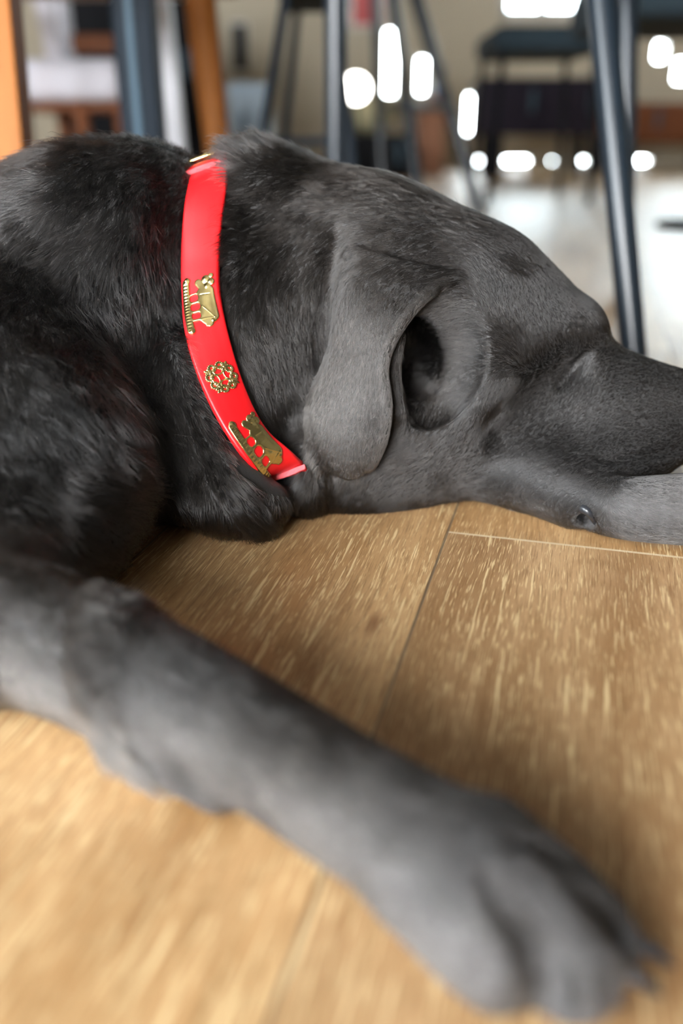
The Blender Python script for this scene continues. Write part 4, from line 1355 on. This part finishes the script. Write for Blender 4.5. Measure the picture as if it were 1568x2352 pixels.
def cap(u, v, a, b, r):
    du, dv = b[0] - a[0], b[1] - a[1]
    t = np.clip(((u - a[0]) * du + (v - a[1]) * dv) / (du * du + dv * dv + 1e-9), 0, 1)
    return np.hypot(u - a[0] - t * du, v - a[1] - t * dv) - r


def rbox(u, v, cu_, cv, hu, hv, r):
    x = np.abs(u - cu_) - hu + r; y = np.abs(v - cv) - hv + r
    return np.hypot(np.maximum(x, 0), np.maximum(y, 0)) + np.minimum(np.maximum(x, y), 0) - r


def cow(u, v):
    # u along the collar, downwards; v across, towards the head.  Feet on the rail at v = -8
    rail = cap(u, v, (-13.5, -7.6), (15.5, -7.6), 2.1)
    rail = np.minimum(rail, np.hypot(u + 14.2, v + 7.0) - 2.1); rail = np.minimum(rail, np.hypot(u - 15.8, v + 7.2) - 1.9)
    body = rbox(u, v, 2.0, 3.9, 10.8, 5.0, 2.8)
    body = S2(body, cap(u, v, (10, 1), (13.4, 3.0), 2.3), 2)
    legs = rbox(u, v, 2.2, -3.0, 8.6, 4.6, 1.0)
    head = cap(u, v, (-8.5, 2.5), (-12.0, 0.0), 2.1)
    fl = np.hypot(u + 13.0, v - 4.6) - 2.6
    fl = np.minimum(fl, np.hypot(u + 11.0, v - 7.4) - 2.3); fl = np.minimum(fl, np.hypot(u + 14.8, v - 7.6) - 1.5); fl = np.minimum(fl, np.hypot(u + 8.6, v - 5.4) - 2.4)
    tail = cap(u, v, (12.4, 6.4), (14.6, 1.6), 0.8)
    d = np.minimum.reduce([rail, S2(body, legs, 1.2), head, fl, tail])
    d = np.maximum(d, -(rbox(u, v, -3.6, -3.1, 2.0, 2.4, 1.7)))
    d = np.maximum(d, -(rbox(u, v, 2.0, -2.9, 2.2, 2.7, 1.9)))
    d = np.maximum(d, -(rbox(u, v, 7.6, -3.2, 1.9, 2.4, 1.5)))
    h = 0.55 * np.exp(-((u - 2) / 9) ** 4 - ((v - 3.6) / 3.4) ** 4)
    for cu_, cv, r in ((-13, 4.6, 1.6), (-11, 7.4, 1.5), (-8.6, 5.4, 1.5), (-14.2, -7, 1.2), (15.8, -7.2, 1.1), (12.6, 5.2, 0.8)):
        h = h + 0.55 * np.exp(-(np.hypot(u - cu_, v - cv) / r) ** 2 * 1.5)
    h = h + 0.13 * (1 + np.cos(u * 3.4)) * np.exp(-((v + 7.6) / 1.1) ** 2)          # lettering-like beads on the rail
    h = h + 0.16 * np.exp(-(cap(u, v, (3, 1.2), (11, 6.6), 0.0) / 0.35) ** 2) + 0.14 * np.exp(-(cap(u, v, (10.6, -3), (11.0, 7.2), 0.0) / 0.35) ** 2)
    h = h - 0.25 * np.exp(-(cap(u, v, (-4.2, 1.2), (-3.6, 6.4), 0.0) / 0.3) ** 2)
    return d, h


def rosette(u, v):
    d = np.full_like(u, 9.0); h = np.zeros_like(u)
    for k in range(4):
        a = math.radians(12 + 90 * k)
        for s_ in (-1, 1):
            b = a + s_ * math.radians(21)
            cx, cy = 7.0 * math.cos(b), 7.0 * math.sin(b)
            q = np.hypot(u - cx, v - cy)
            ring = np.abs(q - 1.75) - 0.85
            d = np.minimum(d, ring); h = h + 0.35 * np.exp(-((q - 2.3) / 0.35) ** 2) * (0.6 + 0.4 * np.cos(np.arctan2(v - cy, u - cx) * 12))
            d = np.minimum(d, np.hypot(u - cx * .9, v - cy * .9) - 0.7)
        ex, ey = 4.0 * math.cos(a), 4.0 * math.sin(a)
        x = (u - ex) * math.cos(a) + (v - ey) * math.sin(a); y = -(u - ex) * math.sin(a) + (v - ey) * math.cos(a)
        e = np.hypot(x / 1.0, y / 1.35)
        d = np.minimum(d, np.abs(e - 2.1) - 0.50); h = h + 0.25 * np.exp(-((e - 2.1) / 0.3) ** 2)
        c = a + math.radians(45)
        d = np.minimum(d, cap(u, v, (5.4 * math.cos(c), 5.4 * math.sin(c)), (9.6 * math.cos(c), 9.6 * math.sin(c)), 0.75))
        for s_ in (-.16, .16):
            d = np.minimum(d, cap(u, v, (7.2 * math.cos(c), 7.2 * math.sin(c)), (8.8 * math.cos(c + s_), 8.8 * math.sin(c + s_)), 0.55))
        h = h + 0.35 * np.exp(-(np.hypot(u - 6.4 * math.cos(c), v - 6.4 * math.sin(c)) / 0.8) ** 2)
    return d, h


sgn = 1 if project(cpt(arc_at(700) + 0.01, 0.0, 0.0))[1] > project(cpt(arc_at(700), 0.0, 0.0))[1] else -1
print('collar len', CL, 'sgn', sgn, 'arcs', arc_at(420), arc_at(697), arc_at(878), arc_at(1022), arc_at(1075))
def uflip(fn):
    return (lambda u, v: fn(u * sgn / 1.12, v / 1.06))
ornament('cow_ornament', arc_at(698), uflip(cow), 20.5, 11.2, 0.75, label='gold cow ornament, upper one on the collar')
ornament('rosette_ornament', arc_at(878), (lambda u, v: rosette(u, v)), 10.8, 10.8, 0.7, label='gold scrollwork rosette')
ornament('cow_ornament', arc_at(1022), uflip(cow), 20.5, 11.2, 0.75, label='gold cow ornament, lower one on the collar')


def keeper(s_mid, w, name):
    k = band(s_mid - w / 2, s_mid + w / 2, -CW - 0.0015, CW + 0.0015, 0.0024, 0.0050, M['red'], name, collar, 8)
    for e in (-1, 1):
        s_ = s_mid + e * (w / 2 + 0.0001)
        band(min(s_, s_ + e * 0.0005), max(s_, s_ + e * 0.0005), -CW - 0.0014, CW + 0.0014, 0.0024, 0.0049, M['pink'], 'raw_edge', k, 2)
    return k


sb = arc_at(1082)
keeper(sb, 0.005, 'keeper_loop')
band(sb + 0.002, sb + 0.045, -CW * .96, CW * .96, 0.0018, 0.0026, M['red'], 'strap_end', collar)
stp = arc_at(395)
keeper(stp, 0.008, 'keeper_loop')
# buckle on top of the neck
sbk = (stp - sgn * 0.019)
bm_ = MB()
corn = []
for i in range(32):
    a = 2 * math.pi * i / 32
    x = abs(math.cos(a)) ** 0.5 * math.copysign(1, math.cos(a)); y = abs(math.sin(a)) ** 0.5 * math.copysign(1, math.sin(a))
    corn.append(tuple(cpt(np.array([sbk + 0.0085 * x]), np.array([0.0145 * y]), np.array([0.0065]))[0]))
bm_.tube(corn + [corn[0], corn[1]], 0.0014, 12, cap=False)
bk = bm_.build('buckle', M['gold'], collar)
MB().tube([tuple(cpt(np.array([sbk + 0.0085 * t]), np.array([0.0]), np.array([0.0070 + 0.0006 * (1 - t * t)]))[0]) for t in np.linspace(-1, 1, 8)], 0.0011, 10).build('prong', M['gold'], bk)
# recentre the collar's handle on the neck
collar.location = Vector(ORG)
for ch in collar.children:
    ch.location = -Vector(ORG)
print('done', time.time() - T0)
